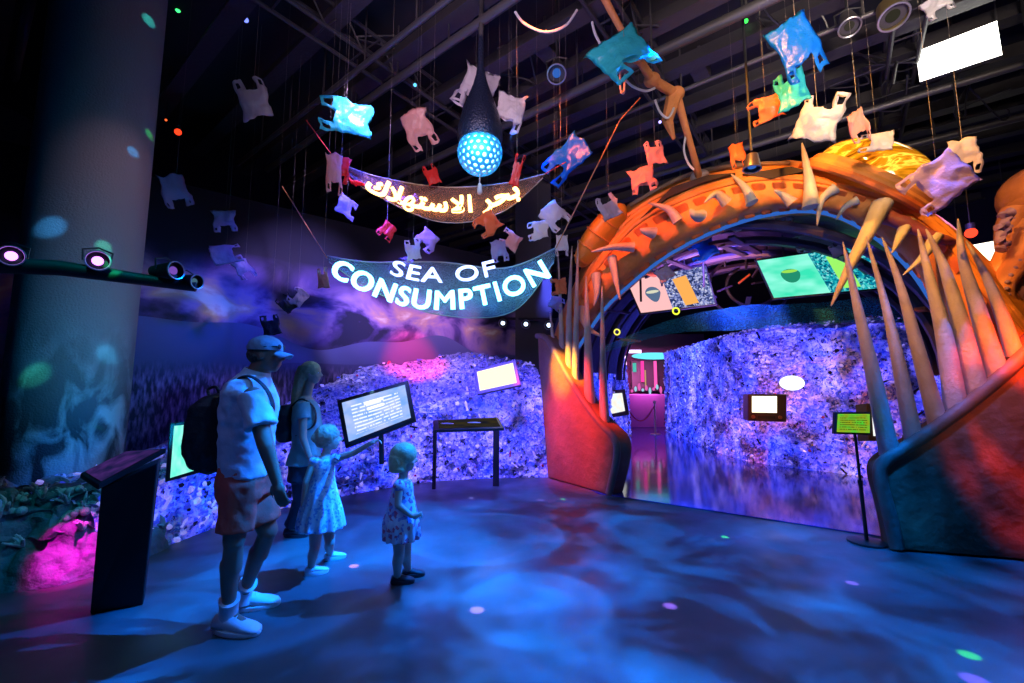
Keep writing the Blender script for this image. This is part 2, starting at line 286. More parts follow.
def screen_mat(name, bg, fg, s=1.0, rows=9, margin=.1, head=True, noise_col=None):
    """a lit screen: uv 0..1, rows of broken text lines"""
    m = bpy.data.materials.new(name); m.use_nodes = True; N = m.node_tree.nodes; L = m.node_tree.links
    N.remove(N['Principled BSDF']); e = N.new('ShaderNodeEmission'); e.inputs[1].default_value = s
    uv = N.new('ShaderNodeUVMap'); n = N.new('ShaderNodeTexNoise'); n.inputs['Scale'].default_value = 3; L.new(uv.outputs[0], n.inputs[0])
    g = ramp(N, [(.35, bg), (.65, noise_col or bg)]); L.new(n.outputs[0], g.inputs[0])
    cur = g.outputs[0]
    if rows:
        br = N.new('ShaderNodeTexNoise'); br.inputs['Scale'].default_value = 1; br.inputs['Detail'].default_value = 2
        mp = N.new('ShaderNodeMapping'); mp.inputs['Scale'].default_value = (26, rows, 1); L.new(uv.outputs[0], mp.inputs[0])
        sp = N.new('ShaderNodeSeparateXYZ'); L.new(mp.outputs[0], sp.inputs[0])
        fr = N.new('ShaderNodeMath'); fr.operation = 'FRACT'; L.new(sp.outputs[1], fr.inputs[0])
        lt = N.new('ShaderNodeMath'); lt.operation = 'LESS_THAN'; lt.inputs[1].default_value = .42; L.new(fr.outputs[0], lt.inputs[0])
        fl = N.new('ShaderNodeMath'); fl.operation = 'FLOOR'; L.new(sp.outputs[1], fl.inputs[0]); f5 = N.new('ShaderNodeMath'); f5.operation = 'MULTIPLY'; f5.inputs[1].default_value = 7.3; L.new(fl.outputs[0], f5.inputs[0])
        cb = N.new('ShaderNodeCombineXYZ'); L.new(sp.outputs[0], cb.inputs[0]); L.new(f5.outputs[0], cb.inputs[1]); L.new(cb.outputs[0], br.inputs[0])
        gt = N.new('ShaderNodeMath'); gt.operation = 'GREATER_THAN'; gt.inputs[1].default_value = .43; L.new(br.outputs[0], gt.inputs[0])
        s2 = N.new('ShaderNodeSeparateXYZ'); L.new(uv.outputs[0], s2.inputs[0])
        a = None; last = None
        for i, (lo, hi) in enumerate(((margin, 1 - margin), (.12, .9))):
            g1 = N.new('ShaderNodeMath'); g1.operation = 'GREATER_THAN'; g1.inputs[1].default_value = lo; L.new(s2.outputs[i], g1.inputs[0])
            g2 = N.new('ShaderNodeMath'); g2.operation = 'LESS_THAN'; g2.inputs[1].default_value = hi; L.new(s2.outputs[i], g2.inputs[0])
            q = N.new('ShaderNodeMath'); q.operation = 'MULTIPLY'; L.new(g1.outputs[0], q.inputs[0]); L.new(g2.outputs[0], q.inputs[1])
            if last is None: last = q.outputs[0]
            else:
                z = N.new('ShaderNodeMath'); z.operation = 'MULTIPLY'; L.new(last, z.inputs[0]); L.new(q.outputs[0], z.inputs[1]); last = z.outputs[0]
        for o_ in (lt.outputs[0], gt.outputs[0]):
            z = N.new('ShaderNodeMath'); z.operation = 'MULTIPLY'; L.new(last, z.inputs[0]); L.new(o_, z.inputs[1]); last = z.outputs[0]
        mx = N.new('ShaderNodeMix'); mx.data_type = 'RGBA'; L.new(last, mx.inputs[0]); L.new(cur, mx.inputs[6]); mx.inputs[7].default_value = (*fg, 1); cur = mx.outputs[2]
    L.new(cur, e.inputs[0]); L.new(e.outputs[0], N['Material Output'].inputs[0]); return m

def speckle_screen(name, cols, s, scale=30):
    m = bpy.data.materials.new(name); m.use_nodes = True; N = m.node_tree.nodes; L = m.node_tree.links
    N.remove(N['Principled BSDF']); e = N.new('ShaderNodeEmission'); e.inputs[1].default_value = s
    uv = N.new('ShaderNodeUVMap'); v = N.new('ShaderNodeTexVoronoi'); v.inputs['Scale'].default_value = scale; L.new(uv.outputs[0], v.inputs['Vector'])
    sp = N.new('ShaderNodeSeparateColor'); L.new(v.outputs['Color'], sp.inputs[0])
    r = ramp(N, [(i / (len(cols) - 1), c) for i, c in enumerate(cols)]); L.new(sp.outputs[0], r.inputs[0]); L.new(r.outputs[0], e.inputs[0])
    L.new(e.outputs[0], N['Material Output'].inputs[0]); return m

# ------------------------------------------------------------------ mesh building
def basis(d):
    d = d.normalized(); a = Vector((0, 0, 1)) if abs(d.z) < .9 else Vector((1, 0, 0))
    x = d.cross(a).normalized(); return x, d.cross(x).normalized()
class MB:
    def __init__(s): s.v = []; s.f = []; s.uv = {}
    def quad(s, a, b, c, d, uv=True):
        i = len(s.v); s.v += [Vector(a), Vector(b), Vector(c), Vector(d)]; s.f.append((i, i + 1, i + 2, i + 3))
        if uv: s.uv[len(s.f) - 1] = [(0, 0), (1, 0), (1, 1), (0, 1)]
        return s
    def poly(s, pts, thick=None):                # flat outline, with a thickness vector it becomes a slab
        i = len(s.v); n = len(pts); s.v += [Vector(p) for p in pts]; s.f.append(tuple(range(i, i + n)))
        if thick is not None:
            s.v += [Vector(p) + Vector(thick) for p in pts]; s.f.append(tuple(range(i + 2 * n - 1, i + n - 1, -1)))
            for k in range(n): s.f.append((i + k, i + n + k, i + n + (k + 1) % n, i + (k + 1) % n)[::-1])
        return s
    def box(s, c, size, rot=None):
        c = Vector(c); m = rot.to_matrix() if isinstance(rot, Euler) else (rot or Matrix.Identity(3)); i = len(s.v)
        for x in (-.5, .5):
            for y in (-.5, .5):
                for z in (-.5, .5): s.v.append(c + m @ Vector((x * size[0], y * size[1], z * size[2])))
        for f in ((0, 1, 3, 2), (4, 6, 7, 5), (0, 4, 5, 1), (2, 3, 7, 6), (0, 2, 6, 4), (1, 5, 7, 3)): s.f.append(tuple(i + k for k in f))
        return s
    def beam(s, a, b, w, h):
        a, b = Vector(a), Vector(b); d = (b - a); x = d.normalized(); y = Vector((0, 0, 1)).cross(x)
        y = y.normalized() if y.length > 1e-4 else Vector((0, 1, 0)); z = x.cross(y)
        return s.box((a + b) / 2, (d.length, w, h), Matrix((x, y, z)).transposed())
    def rings(s, rings, cap=True, closed=False):
        i = len(s.v); n = len(rings[0]); k = len(rings)
        for r in rings: s.v += [Vector(p) for p in r]
        for a in range(k - 1 if not closed else k):
            b = (a + 1) % k
            for j in range(n):
                q = (j + 1) % n; s.f.append((i + a * n + j, i + a * n + q, i + b * n + q, i + b * n + j))
        if cap and not closed:
            s.f.append(tuple(i + j for j in range(n))[::-1]); s.f.append(tuple(i + (k - 1) * n + j for j in range(n)))
        return s
    def tube(s, pts, rad, n=10, cap=True, flat=1.0):
        pts = [Vector(p) for p in pts]; rs = []
        if not isinstance(rad, (list, tuple)): rad = [rad] * len(pts)
        x0 = None
        for k, p in enumerate(pts):
            d = (pts[min(k + 1, len(pts) - 1)] - pts[max(k - 1, 0)])
            if d.length < 1e-7: d = Vector((0, 0, 1))
            d.normalize()
            if x0 is None: x, y = basis(d)
            else: x = (x0 - d * x0.dot(d)).normalized(); y = d.cross(x)
            x0 = x
            rs.append([p + (x * math.cos(t) + y * flat * math.sin(t)) * rad[k] for t in [2 * math.pi * j / n for j in range(n)]])
        return s.rings(rs, cap)
    def limb(s, a, b, r0, r1, n=14):             # tapered with round ends
        a, b = Vector(a), Vector(b); d = (b - a).normalized(); pts = []; rr = []
        for t in (1, .8, .5, .2): pts.append(a - d * r0 * t * .999); rr.append(max(r0 * math.sqrt(max(0, 1 - t * t)), r0 * .05))
        pts.append(a); rr.append(r0); pts.append(b); rr.append(r1)
        for t in (.2, .5, .8, 1): pts.append(b + d * r1 * t * .999); rr.append(max(r1 * math.sqrt(max(0, 1 - t * t)), r1 * .05))
        return s.tube(pts, rr, n)
    def ball(s, c, r, rot=None, nu=16, nv=10):
        c = Vector(c); r = Vector(r) if not isinstance(r, (int, float)) else Vector((r, r, r)); m = rot or Matrix.Identity(3); rs = []
        for a in range(nv + 1):
            t = -math.pi / 2 + math.pi * a / nv; t = max(min(t, 1.55), -1.55)
            rs.append([c + m @ Vector((r.x * math.cos(t) * math.cos(p), r.y * math.cos(t) * math.sin(p), r.z * math.sin(t))) for p in [2 * math.pi * j / nu for j in range(nu)]])
        return s.rings(rs)
    def grid(s, fn, nu, nv, uvfn=None):
        i = len(s.v)
        for a in range(nu + 1):
            for b in range(nv + 1): s.v.append(Vector(fn(a / nu, b / nv)))
        for a in range(nu):
            for b in range(nv):
                s.f.append((i + a * (nv + 1) + b, i + (a + 1) * (nv + 1) + b, i + (a + 1) * (nv + 1) + b + 1, i + a * (nv + 1) + b + 1))
                q = [(a / nu, b / nv), ((a + 1) / nu, b / nv), ((a + 1) / nu, (b + 1) / nv), (a / nu, (b + 1) / nv)]
                s.uv[len(s.f) - 1] = [uvfn(*t) for t in q] if uvfn else q
        return s
    def mesh(s, name, origin):
        me = bpy.data.meshes.new(name); me.from_pydata([tuple(p - origin) for p in s.v], [], s.f)
        if s.uv:
            l = me.uv_layers.new(name='UVMap')
            for p in me.polygons:
                q = s.uv.get(p.index)
                if q:
                    for li, c in zip(p.loop_indices, q): l.data[li].uv = c
        return me
    def build(s, name, m, parent=None, smooth=True, label=None, cat=None, group=None, kind=None, bevel=0, fix=True):
        if parent is None:
            xs = [p.x for p in s.v]; ys = [p.y for p in s.v]; o0 = Vector(((min(xs) + max(xs)) / 2, (min(ys) + max(ys)) / 2, min(p.z for p in s.v)))
        else: o0 = Vector(parent['_o'])
        me = s.mesh(name, o0)
        if fix:
            bm = bmesh.new(); bm.from_mesh(me); bmesh.ops.recalc_face_normals(bm, faces=bm.faces); bm.to_mesh(me); bm.free()
        me.materials.append(m if not isinstance(m, str) else M[m])
        if smooth:
            me.polygons.foreach_set('use_smooth', [True] * len(me.polygons))
            try: me.set_sharp_from_angle(angle=R(40))
            except Exception: pass
        o = bpy.data.objects.new(name, me); COL.objects.link(o); o['_o'] = tuple(o0)
        if parent is None: o.location = o0
        else: o.parent = parent
        if bevel:
            b = o.modifiers.new('bevel', 'BEVEL'); b.width = bevel; b.segments = 2; b.limit_method = 'ANGLE'
        tag(o, label, cat, group, kind); return o
def tag(o, label=None, cat=None, group=None, kind=None):
    if label: o['label'] = label
    if cat: o['category'] = cat
    if group: o['group'] = group
    if kind: o['kind'] = kind
def thing(name, loc, label, cat, group=None):
    o = bpy.data.objects.new(name, None); COL.objects.link(o); o.location = loc; o['_o'] = tuple(loc); o.empty_display_size = .1
    tag(o, label, cat, group); return o
def catmull(pts, n=8):
    pts = [Vector(p) for p in pts]; out = []
    for i in range(len(pts) - 1):
        p0, p1, p2, p3 = pts[max(i - 1, 0)], pts[i], pts[i + 1], pts[min(i + 2, len(pts) - 1)]
        for k in range(n):
            t = k / n; out.append(.5 * ((2 * p1) + (p2 - p0) * t + (2 * p0 - 5 * p1 + 4 * p2 - p3) * t * t + (3 * p1 - p0 - 3 * p2 + p3) * t ** 3))
    out.append(pts[-1]); return out

# ------------------------------------------------------------------ the room
CEIL = 6.4
MB().grid(lambda a, b: (-9 + 20 * a, -3 + 21 * b, 0), 4, 4).build('floor', 'floor', smooth=False, kind='structure')
MB().grid(lambda a, b: (-9 + 20 * a, -3 + 21 * b, CEIL), 4, 4).build('ceiling', 'ceil', smooth=False, kind='structure')
for nm, c, sz in (('wall_back', (1, 18.1, CEIL / 2), (20.4, .2, CEIL)), ('wall_left', (-9.1, 7.5, CEIL / 2), (.2, 21, CEIL)), ('wall_right', (11.1, 7.5, CEIL / 2), (.2, 21, CEIL)), ('wall_front', (1, -3.1, CEIL / 2), (20.4, .2, CEIL))):
    MB().box(c, sz).build(nm, 'wallblack', smooth=False, kind='structure')
# glossy floor inside the mouth: raised 3 mm sheet with its own edge
e0, e1 = G(598, 494), G(893, 539)
pts = [e0, e1, Vector((8.5, 4.1, 0)), Vector((8.5, 16, 0)), Vector((1.0, 16, 0)), Vector((.9, 7.0, 0))]
MB().poly([p + Vector((0, 0, .012)) for p in pts], (0, 0, -.011)).build('floor_polished', 'gloss', smooth=False, kind='structure')

# painted backdrop (curved wall)
bw = catmull([Vector((x, y, 0)) for x, y in ((-6.8, 3.7), (-4.6, 5.55), (-2.9, 6.95), (-1.1, 8.4), (.75, 9.9))], 8)
bl = [0]
for a, b in zip(bw, bw[1:]): bl.append(bl[-1] + (b - a).length)
HB = 4.2
mb = MB(); nb = len(bw) - 1
mb.grid(lambda a, b: bw[round(a * nb)] + Vector((0, 0, HB * b)), nb, 1, lambda a, b: (bl[round(a * nb)], HB * b))
o = mb.build('wall_mural', 'mural', kind='structure')
so = o.modifiers.new('thick', 'SOLIDIFY'); so.thickness = .12; so.offset = 1

# pillar behind the mouth hinge and black column left
MB().tube([(-4.43, 4.34, 0), (-4.43, 4.34, CEIL)], .46, 64).build('column_left', 'column', kind='structure')
MB().box((P(533, 300, 9.0).x, 9.0, CEIL / 2), (.75, .5, CEIL)).build('column_back', mat('dark_grey_pillar', (.06, .055, .06), .8), smooth=False, kind='structure')

# ceiling framework
g1 = Vector((-1.295, 1, 0)).normalized(); g2 = Vector((1, 1.295, 0)).normalized()
rc = random.Random(3)
rn = 0
for k in range(-6, 15):
    c = g2 * (k * .85) + Vector((1.0, 2.4, 0))
    mb = MB(); z = CEIL - .35 - (k % 3) * .06
    a, b = c - g1 * 9, c + g1 * 9
    mb.beam(a + Vector((0, 0, z)), b + Vector((0, 0, z)), .1, .16); mb.beam(a + Vector((0, 0, z - .12)), b + Vector((0, 0, z - .12)), .22, .02)
    if k == 0: cb0 = mb.build('ceiling_joist', 'duct', smooth=False, kind='structure')
    else: mb.build('ceiling_joist', 'duct', smooth=False, kind='structure')
for k, (s, z, r) in enumerate(((-3.2, 5.55, .05), (-.5, 5.5, .035), (.0, 5.6, .05), (1.4, 5.35, .06), (2.6, 5.6, .03), (4.4, 5.4, .05), (6.2, 5.5, .06))):
    c = g2 * s + Vector((1.6, 3, z))
    mb = MB().tube([c - g1 * 8, c + g1 * 8], r, 10)
    for q in range(-7, 8): mb.tube([c + g1 * q, c + g1 * q + Vector((0, 0, CEIL - z))], .012, 5)
    mb.build('ceiling_conduit', 'pipe', label=('hung grey conduit run under the dark ceiling, nearest the viewer', 'grey ceiling conduit running over the hanging lure lamp', 'thick grey pipe run crossing above the sign banners', 'fat conduit run passing behind the white light panel', 'thin conduit run above the jaw teeth', 'grey conduit run over the amber eye dome', 'farthest grey conduit run above the walk-in tunnel')[k], cat='pipe', group='conduit runs under the ceiling')
for k, s in enumerate((-7.2, -3.6, -1.1, 1.7, 4.6)):
    c = g1 * s + Vector((2.2, 3.2, 5.75)); mb = MB()
    for dz in (0, .34): 
        for dd in (-.15, .15): mb.tube([c - g2 * 7 + g1 * dd + Vector((0, 0, dz)), c + g2 * 9 + g1 * dd + Vector((0, 0, dz))], .026, 8)
    for q in range(-14, 18):
        p = c + g2 * q * .5
        mb.tube([p - g1 * .15, p + g2 * .25 - g1 * .15 + Vector((0, 0, .34))], .012, 5); mb.tube([p + g2 * .25 - g1 * .15 + Vector((0, 0, .34)), p + g2 * .5 - g1 * .15], .012, 5); mb.tube([p - g1 * .15, p + g1 * .15], .012, 5)
    mb.build('lighting_truss', 'duct', label=('leftmost lattice truss, past the big column', 'lattice truss over the painted seascape wall', 'lattice truss hung above the two banners', 'lattice truss hung over the jaw arch', 'rightmost lattice truss, above the octopus sculpture')[4 - k], cat='truss', group='lighting trusses under the ceiling')

# ------------------------------------------------------------------ walls of compacted plastic waste
rw = random.Random(11)
def cell(p, s):
    d, pts = noise.voronoi(Vector(p) * s); return d[0], noise.cell(Vector(pts[0]) * 7.3)
def waste_wall(base, H, D, Hb, label, seed=0, nb=160, extras=1.0, label2=None):
    """base: ground points along the face; H: face height along; D: depth back; Hb: crest height at the back"""
    B = catmull([Vector((p[0], p[1], 0)) for p in base], 10); n = len(B) - 1
    def at(arr, t):
        q = t * (len(arr) - 1); i = min(int(q), len(arr) - 2); f = q - i; return arr[i] * (1 - f) + arr[i + 1] * f
    L = [0]
    for a, b in zip(B, B[1:]): L.append(L[-1] + (b - a).length)
    def along(t):
        s = t * L[-1]
        for i in range(n):
            if s <= L[i + 1] or i == n - 1:
                f = (s - L[i]) / max(1e-6, L[i + 1] - L[i]); return B[i].lerp(B[i + 1], f), (B[i + 1] - B[i]).normalized()
    off = Vector((seed * 3.1, seed, 0))
    def pt(t, v):
        p, d = along(t); nrm = Vector((d.y, -d.x, 0)); h = at(H, t); hb = at(Hb, t); dp = at(D, t)
        if nrm.dot(Vector((0, -1, 0))) < -0.8: nrm = -nrm
        vf = .62
        if v < vf: q = p + Vector((0, 0, h * v / vf)) + nrm * (-.06 * v / vf); out = nrm
        else:
            k = (v - vf) / (1 - vf); q = p - nrm * (dp * k + .06) + Vector((0, 0, h + (hb - h) * math.sin(k * math.pi / 2))); out = (Vector((0, 0, 1)) + nrm * .4 * (1 - k)).normalized()
            if k < .15: out = (Vector((0, 0, 1)) * (k / .15) + nrm).normalized()
        return q, out
    mb = MB(); nl = max(20, int(L[-1] * nb / 4)); nv = int(nb * .62)
    def fn(a, b):
        q, o = pt(a, b); d, c = cell(q + off, 8.5); d2, c2 = cell(q + off, 3.2)
        k = (c - .5) * .03 + (.5 - d) * .05 + (.5 - d2) * .07
        if b < .01: k *= .2
        return q + o * k
    mb.grid(fn, nl, nv)
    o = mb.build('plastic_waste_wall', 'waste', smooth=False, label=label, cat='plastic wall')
    o.data.materials.append(M['waste_dim'])
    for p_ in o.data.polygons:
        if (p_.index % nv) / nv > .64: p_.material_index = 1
    groups = {'bottle_clear': MB(), 'bottle_blue': MB(), 'bottle_dark': MB(), 'bottle_red': MB()}
    cnt = int(L[-1] * 75 * extras)
    for i in range(cnt):
        q, out = pt(rw.random(), rw.random() ** 1.1)
        r = rw.random(); key = 'bottle_clear' if r < .55 else 'bottle_blue' if r < .78 else 'bottle_dark' if r < .95 else 'bottle_red'
        m_ = groups[key]; d = Vector((rw.uniform(-1, 1), rw.uniform(-1, 1), rw.uniform(-1, 1))).normalized()
        d = (d - out * d.dot(out) * rw.choice((.7, 1, 1))).normalized(); c = q + out * rw.uniform(-.012, .015)
        if rw.random() < .3:
            rr = rw.uniform(.014, .026) ; l = rr * rw.uniform(2.2, 3.6)
            m_.tube([c - d * l, c - d * l * .95, c - d * l * .2, c + d * l * .5, c + d * l * .8, c + d * l], [rr * .7, rr, rr * rw.uniform(.7, 1), rr, rr * .4, rr * .4], 8, flat=rw.uniform(.5, 1))
        elif rw.random() < .4:
            rr = rw.uniform(.014, .03); m_.tube([c, c + (out + d * .5) * .018], rr, 9)
        else:
            rr = rw.uniform(.02, .05); a_, b_ = basis(out); ph = rw.random() * 6; ns = rw.randint(5, 8)
            ringp = [c + (a_ * math.cos(ph + t) + b_ * math.sin(ph + t)) * rr * rw.uniform(.5, 1.1) + out * rw.uniform(-.02, .02) for t in [2 * math.pi * j / ns for j in range(ns)]]
            top = [c + (p - c) * .55 + out * rw.uniform(.01, .03) for p in ringp]; m_.rings([ringp, top])
    for k, g in groups.items():
        if g.v: g.build({'bottle_clear': 'clear_plastic_scraps', 'bottle_blue': 'blue_plastic_scraps', 'bottle_dark': 'dark_plastic_scraps', 'bottle_red': 'red_plastic_scraps'}[k], k, o, smooth=False, kind='stuff')
    return o
LW = [G(*p) for p in ((96, 574), (235, 521), (300, 505), (430, 482), (548, 477))]
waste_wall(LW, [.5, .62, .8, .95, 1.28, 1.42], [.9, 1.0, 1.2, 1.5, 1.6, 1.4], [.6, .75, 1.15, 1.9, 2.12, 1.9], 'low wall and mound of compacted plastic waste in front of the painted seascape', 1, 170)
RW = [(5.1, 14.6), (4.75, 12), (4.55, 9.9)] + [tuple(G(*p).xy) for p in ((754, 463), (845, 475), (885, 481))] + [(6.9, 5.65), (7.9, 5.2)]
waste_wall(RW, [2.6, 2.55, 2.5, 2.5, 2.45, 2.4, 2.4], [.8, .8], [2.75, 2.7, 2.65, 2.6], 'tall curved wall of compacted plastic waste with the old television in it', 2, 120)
waste_wall([tuple(G(*p).xy) for p in ((540, 458), (600, 452), (626, 442), (631, 432))], [1.3, 2.0, 2.35, 1.9], [.6, .6], [1.5, 2.3, 2.5, 2.0], 'small plastic waste block behind the long left jaw teeth', 3, 100, .7)

# ------------------------------------------------------------------ anglerfish sculpture
JA, JB = Vector((.9, 7.0, 0)), Vector((4.85, 3.95, 0))
fish = thing('anglerfish_sculpture', (2.5, 5.0, 0), 'giant orange anglerfish mouth sculpture with bone teeth, forming the walk-in gateway', 'sculpture')
def V_(u, v, off=0): return VP(u, v, JA, JB, off)
# upper jaw: rails (top back, crest, front lip, gum edge, inner edge)
top = [(549, 352), (560, 318), (575, 282), (594, 242), (625, 207), (665, 186), (705, 172), (750, 164), (800, 161), (850, 172), (893, 188), (930, 210), (955, 228), (990, 262), (1045, 320), (1100, 380)]
lip = [(553, 358), (567, 324), (585, 288), (609, 256), (640, 224), (680, 203), (718, 189), (758, 181), (800, 181), (842, 188), (880, 199), (915, 216), (944, 240), (973, 280), (1012, 335), (1050, 385)]
gum = [(558, 364), (575, 332), (596, 298), (622, 272), (655, 246), (693, 225), (728, 212), (765, 204), (803, 203), (838, 209), (868, 222), (898, 242), (926, 268), (952, 305), (985, 352), (1015, 392)]
inn = [(562, 370), (582, 340), (604, 308), (632, 281), (664, 256), (700, 236), (735, 222), (768, 213), (803, 209), (833, 213), (860, 225), (888, 245), (914, 272), (940, 312), (970, 362), (998, 398)]
rails = [catmull([V_(u, v, o_) for u, v in pl], 6) for pl, o_ in ((top, .55), ([(a[0] * .45 + b[0] * .55, a[1] * .45 + b[1] * .55 - 2) for a, b in zip(top, lip)], .12), (lip, 0), (gum, .08), (inn, .38))]
back = catmull([V_(u, v + 6, .75) for u, v in inn], 6); nr = len(rails[0])
ringsL = []
for i in range(nr):
    pr = [r[i] for r in rails] + [back[i]]; cs = catmull(pr, 4)
    cs.append((pr[-1] + pr[0]) / 2 + Vector((0, 0, .05)))
    w_ = []
    for j, p in enumerate(cs):
        t = i / nr * 40; w_.append(p + Vector((0, 0, 1)) * (.02 * noise.noise(p * 3.2) + .012 * noise.noise(p * 9)))
    ringsL.append(w_)
MB().rings(ringsL).build('upper_jaw', 'jaw', fish)
# ridges along the lip
for a_, t_ in ((0, .5), (1, .42), (2, .02)):
    q = [rails[1][i].lerp(rails[2][i], .15 + .33 * a_) + Vector((0, -.015, .0)) for i in range(0, nr)]
    MB().tube(q, .035 if a_ < 2 else .045, 8).build('lip_ridge', 'jaw', fish)
# gum sockets (the stepped blocks)
for k in range(26):
    i = 5 + int(k * (nr - 12) / 26); i2 = i + 2
    if i2 >= nr: break
    A0, A1, B0, B1 = rails[2][i], rails[2][i2], rails[4][i], rails[4][i2]
    o_ = Vector((-.05, -.06, -.05)); mb = MB()
    mb.rings([[A0 + o_, A1 + o_, B1 + o_, B0 + o_], [A0.lerp(B0, .12), A1.lerp(B1, .12), B1.lerp(A1, .1) + Vector((0, .05, .05)), B0.lerp(A0, .1) + Vector((0, .05, .05))]])
    mb.build('gum_block', 'gum', fish, bevel=.02)
MB().tube(catmull([V_(u, v + 2, .36) for u, v in inn], 6), .028, 8).build('mouth_light_strip', emit('blue_led_strip', (.05, .22, .9), .55), fish, label='thin blue light strip along the inner edge')
# dark slit openings in the head
for pl, off in (([(640, 222), (668, 200), (700, 186), (735, 176), (708, 178), (672, 190)], -.02), ([(742, 177), (790, 170), (806, 174), (770, 182)], -.02)):
    MB().poly([V_(u, v, off + .03) - Vector((.02, .05, -.02)) for u, v in pl], (.05, .1, 0)).build('head_opening', 'socket', fish, smooth=False)
MB().tube(catmull([V_(u, v, .25) for u, v in ((630, 205), (680, 178), (730, 166), (790, 163))], 8), .03, 8).build('head_rib', 'lip', fish)
MB().tube(catmull([V_(u, v, .15) for u, v in ((608, 230), (655, 198), (706, 177), (768, 169), (812, 172))], 8), .035, 8).build('head_rib', 'jaw', fish)

# eyes
def amber():
    m = bpy.data.materials.new('amber_eye'); m.use_nodes = True; N = m.node_tree.nodes; L = m.node_tree.links; b = N['Principled BSDF']; b.inputs['Roughness'].default_value = .08; b.inputs['Base Color'].default_value = (.5, .26, .01, 1)
    tc = N.new('ShaderNodeTexCoord'); mp = N.new('ShaderNodeMapping'); mp.inputs['Scale'].default_value = (1.6, 1.6, 4); L.new(tc.outputs['Object'], mp.inputs[0])
    v = N.new('ShaderNodeTexNoise'); v.inputs['Scale'].default_value = 1.2; v.inputs['Detail'].default_value = 4; v.inputs['Distortion'].default_value = 2; L.new(mp.outputs[0], v.inputs[0])
    r = ramp(N, [(.35, (.12, .05, .0)), (.48, (.55, .27, .01)), (.53, (1, .72, .1)), (.58, (.5, .24, .01)), (.7, (.2, .1, .0))]); L.new(v.outputs[0], r.inputs[0]); L.new(r.outputs[0], b.inputs['Emission Color']); L.new(r.outputs[0], b.inputs['Base Color']); b.inputs['Emission Strength'].default_value = .4
    return m
M['amber'] = amber()
ec = V_(875, 176, .2); sl = (V_(932, 206, .2) - V_(818, 161, .2)); ex = sl.normalized(); ey = Vector((.68, .735, 0)); ey = (ey - ex * ey.dot(ex)).normalized(); ez = ex.cross(ey)
rotm = Matrix((ex, ey, ez)).transposed()
if ez.z < 0: rotm = Matrix((ex, -ey, -ez)).transposed(); ez = -ez
le = sl.length / 2
MB().rings([[ec + rotm @ Vector((le * math.cos(e_) * math.cos(p_), .36 * math.cos(e_) * math.sin(p_), .37 * math.sin(e_))) for p_ in [2 * math.pi * j / 40 for j in range(40)]] for e_ in [-.2 + 1.74 * q / 14 for q in range(15)]]).build('eye', 'amber', fish, label='glossy amber right eye dome lit from inside')
MB().ball(ec + ey * .22 + ez * .04 + ex * .1, (le * .85, .38, .35), rotm, 32, 16).build('eyelid', 'socket', fish, label='dark rear half of the eye')
for k_, (hh, rr) in enumerate(((-.07, 1.02), (-.14, 1.08), (-.2, 1.14))):
    ring_ = [ec + ex * le * rr * math.cos(t) + ey * .4 * rr * math.sin(t) + ez * hh for t in [2 * math.pi * j / 48 for j in range(49)]]
    MB().tube(ring_, .045, 8).build('eye_socket_ring', 'jaw' if k_ < 2 else 'gum', fish)
MB().tube(catmull([V_(*p) for p in ((878, 214, -.1), (905, 224, -.12), (935, 237, -.1), (956, 243, 0))], 5), [.07, .08, .08, .07, .07, .08, .07, .06, .05, .05, .05, .05, .05, .04, .03, .02], 10).build('snout_fold', mat('purple_snout', (.3, .08, .12), .5), fish)
c2 = V_(607, 241, .12)
d2 = (V_(626, 216, .12) - V_(588, 266, .12)); x2 = d2.normalized(); y2 = Vector((.68, .735, 0)); y2 = (y2 - x2 * y2.dot(x2)).normalized(); r2 = Matrix((x2, y2, x2.cross(y2))).transposed()
MB().ball(c2 + Vector((-.1, 0, .08)), (d2.length * .62, .32, .2), r2, 28, 16).build('eye', mat('orange_eye_shell', (.8, .33, .03), .35, bump=.2), fish, label='orange ribbed left eye shell')
for k_ in range(5):
    t = -.8 + .4 * k_; cc = c2 + Vector((-.1, 0, .08)) + x2 * d2.length * .62 * t; w_ = math.sqrt(1 - t * t)
    MB().tube([cc + (y2 * .33 * math.cos(a) + x2.cross(y2) * .21 * math.sin(a)) * w_ for a in [2 * math.pi * j / 24 for j in range(25)]], .014, 6).build('eye_rib', 'jaw', fish)

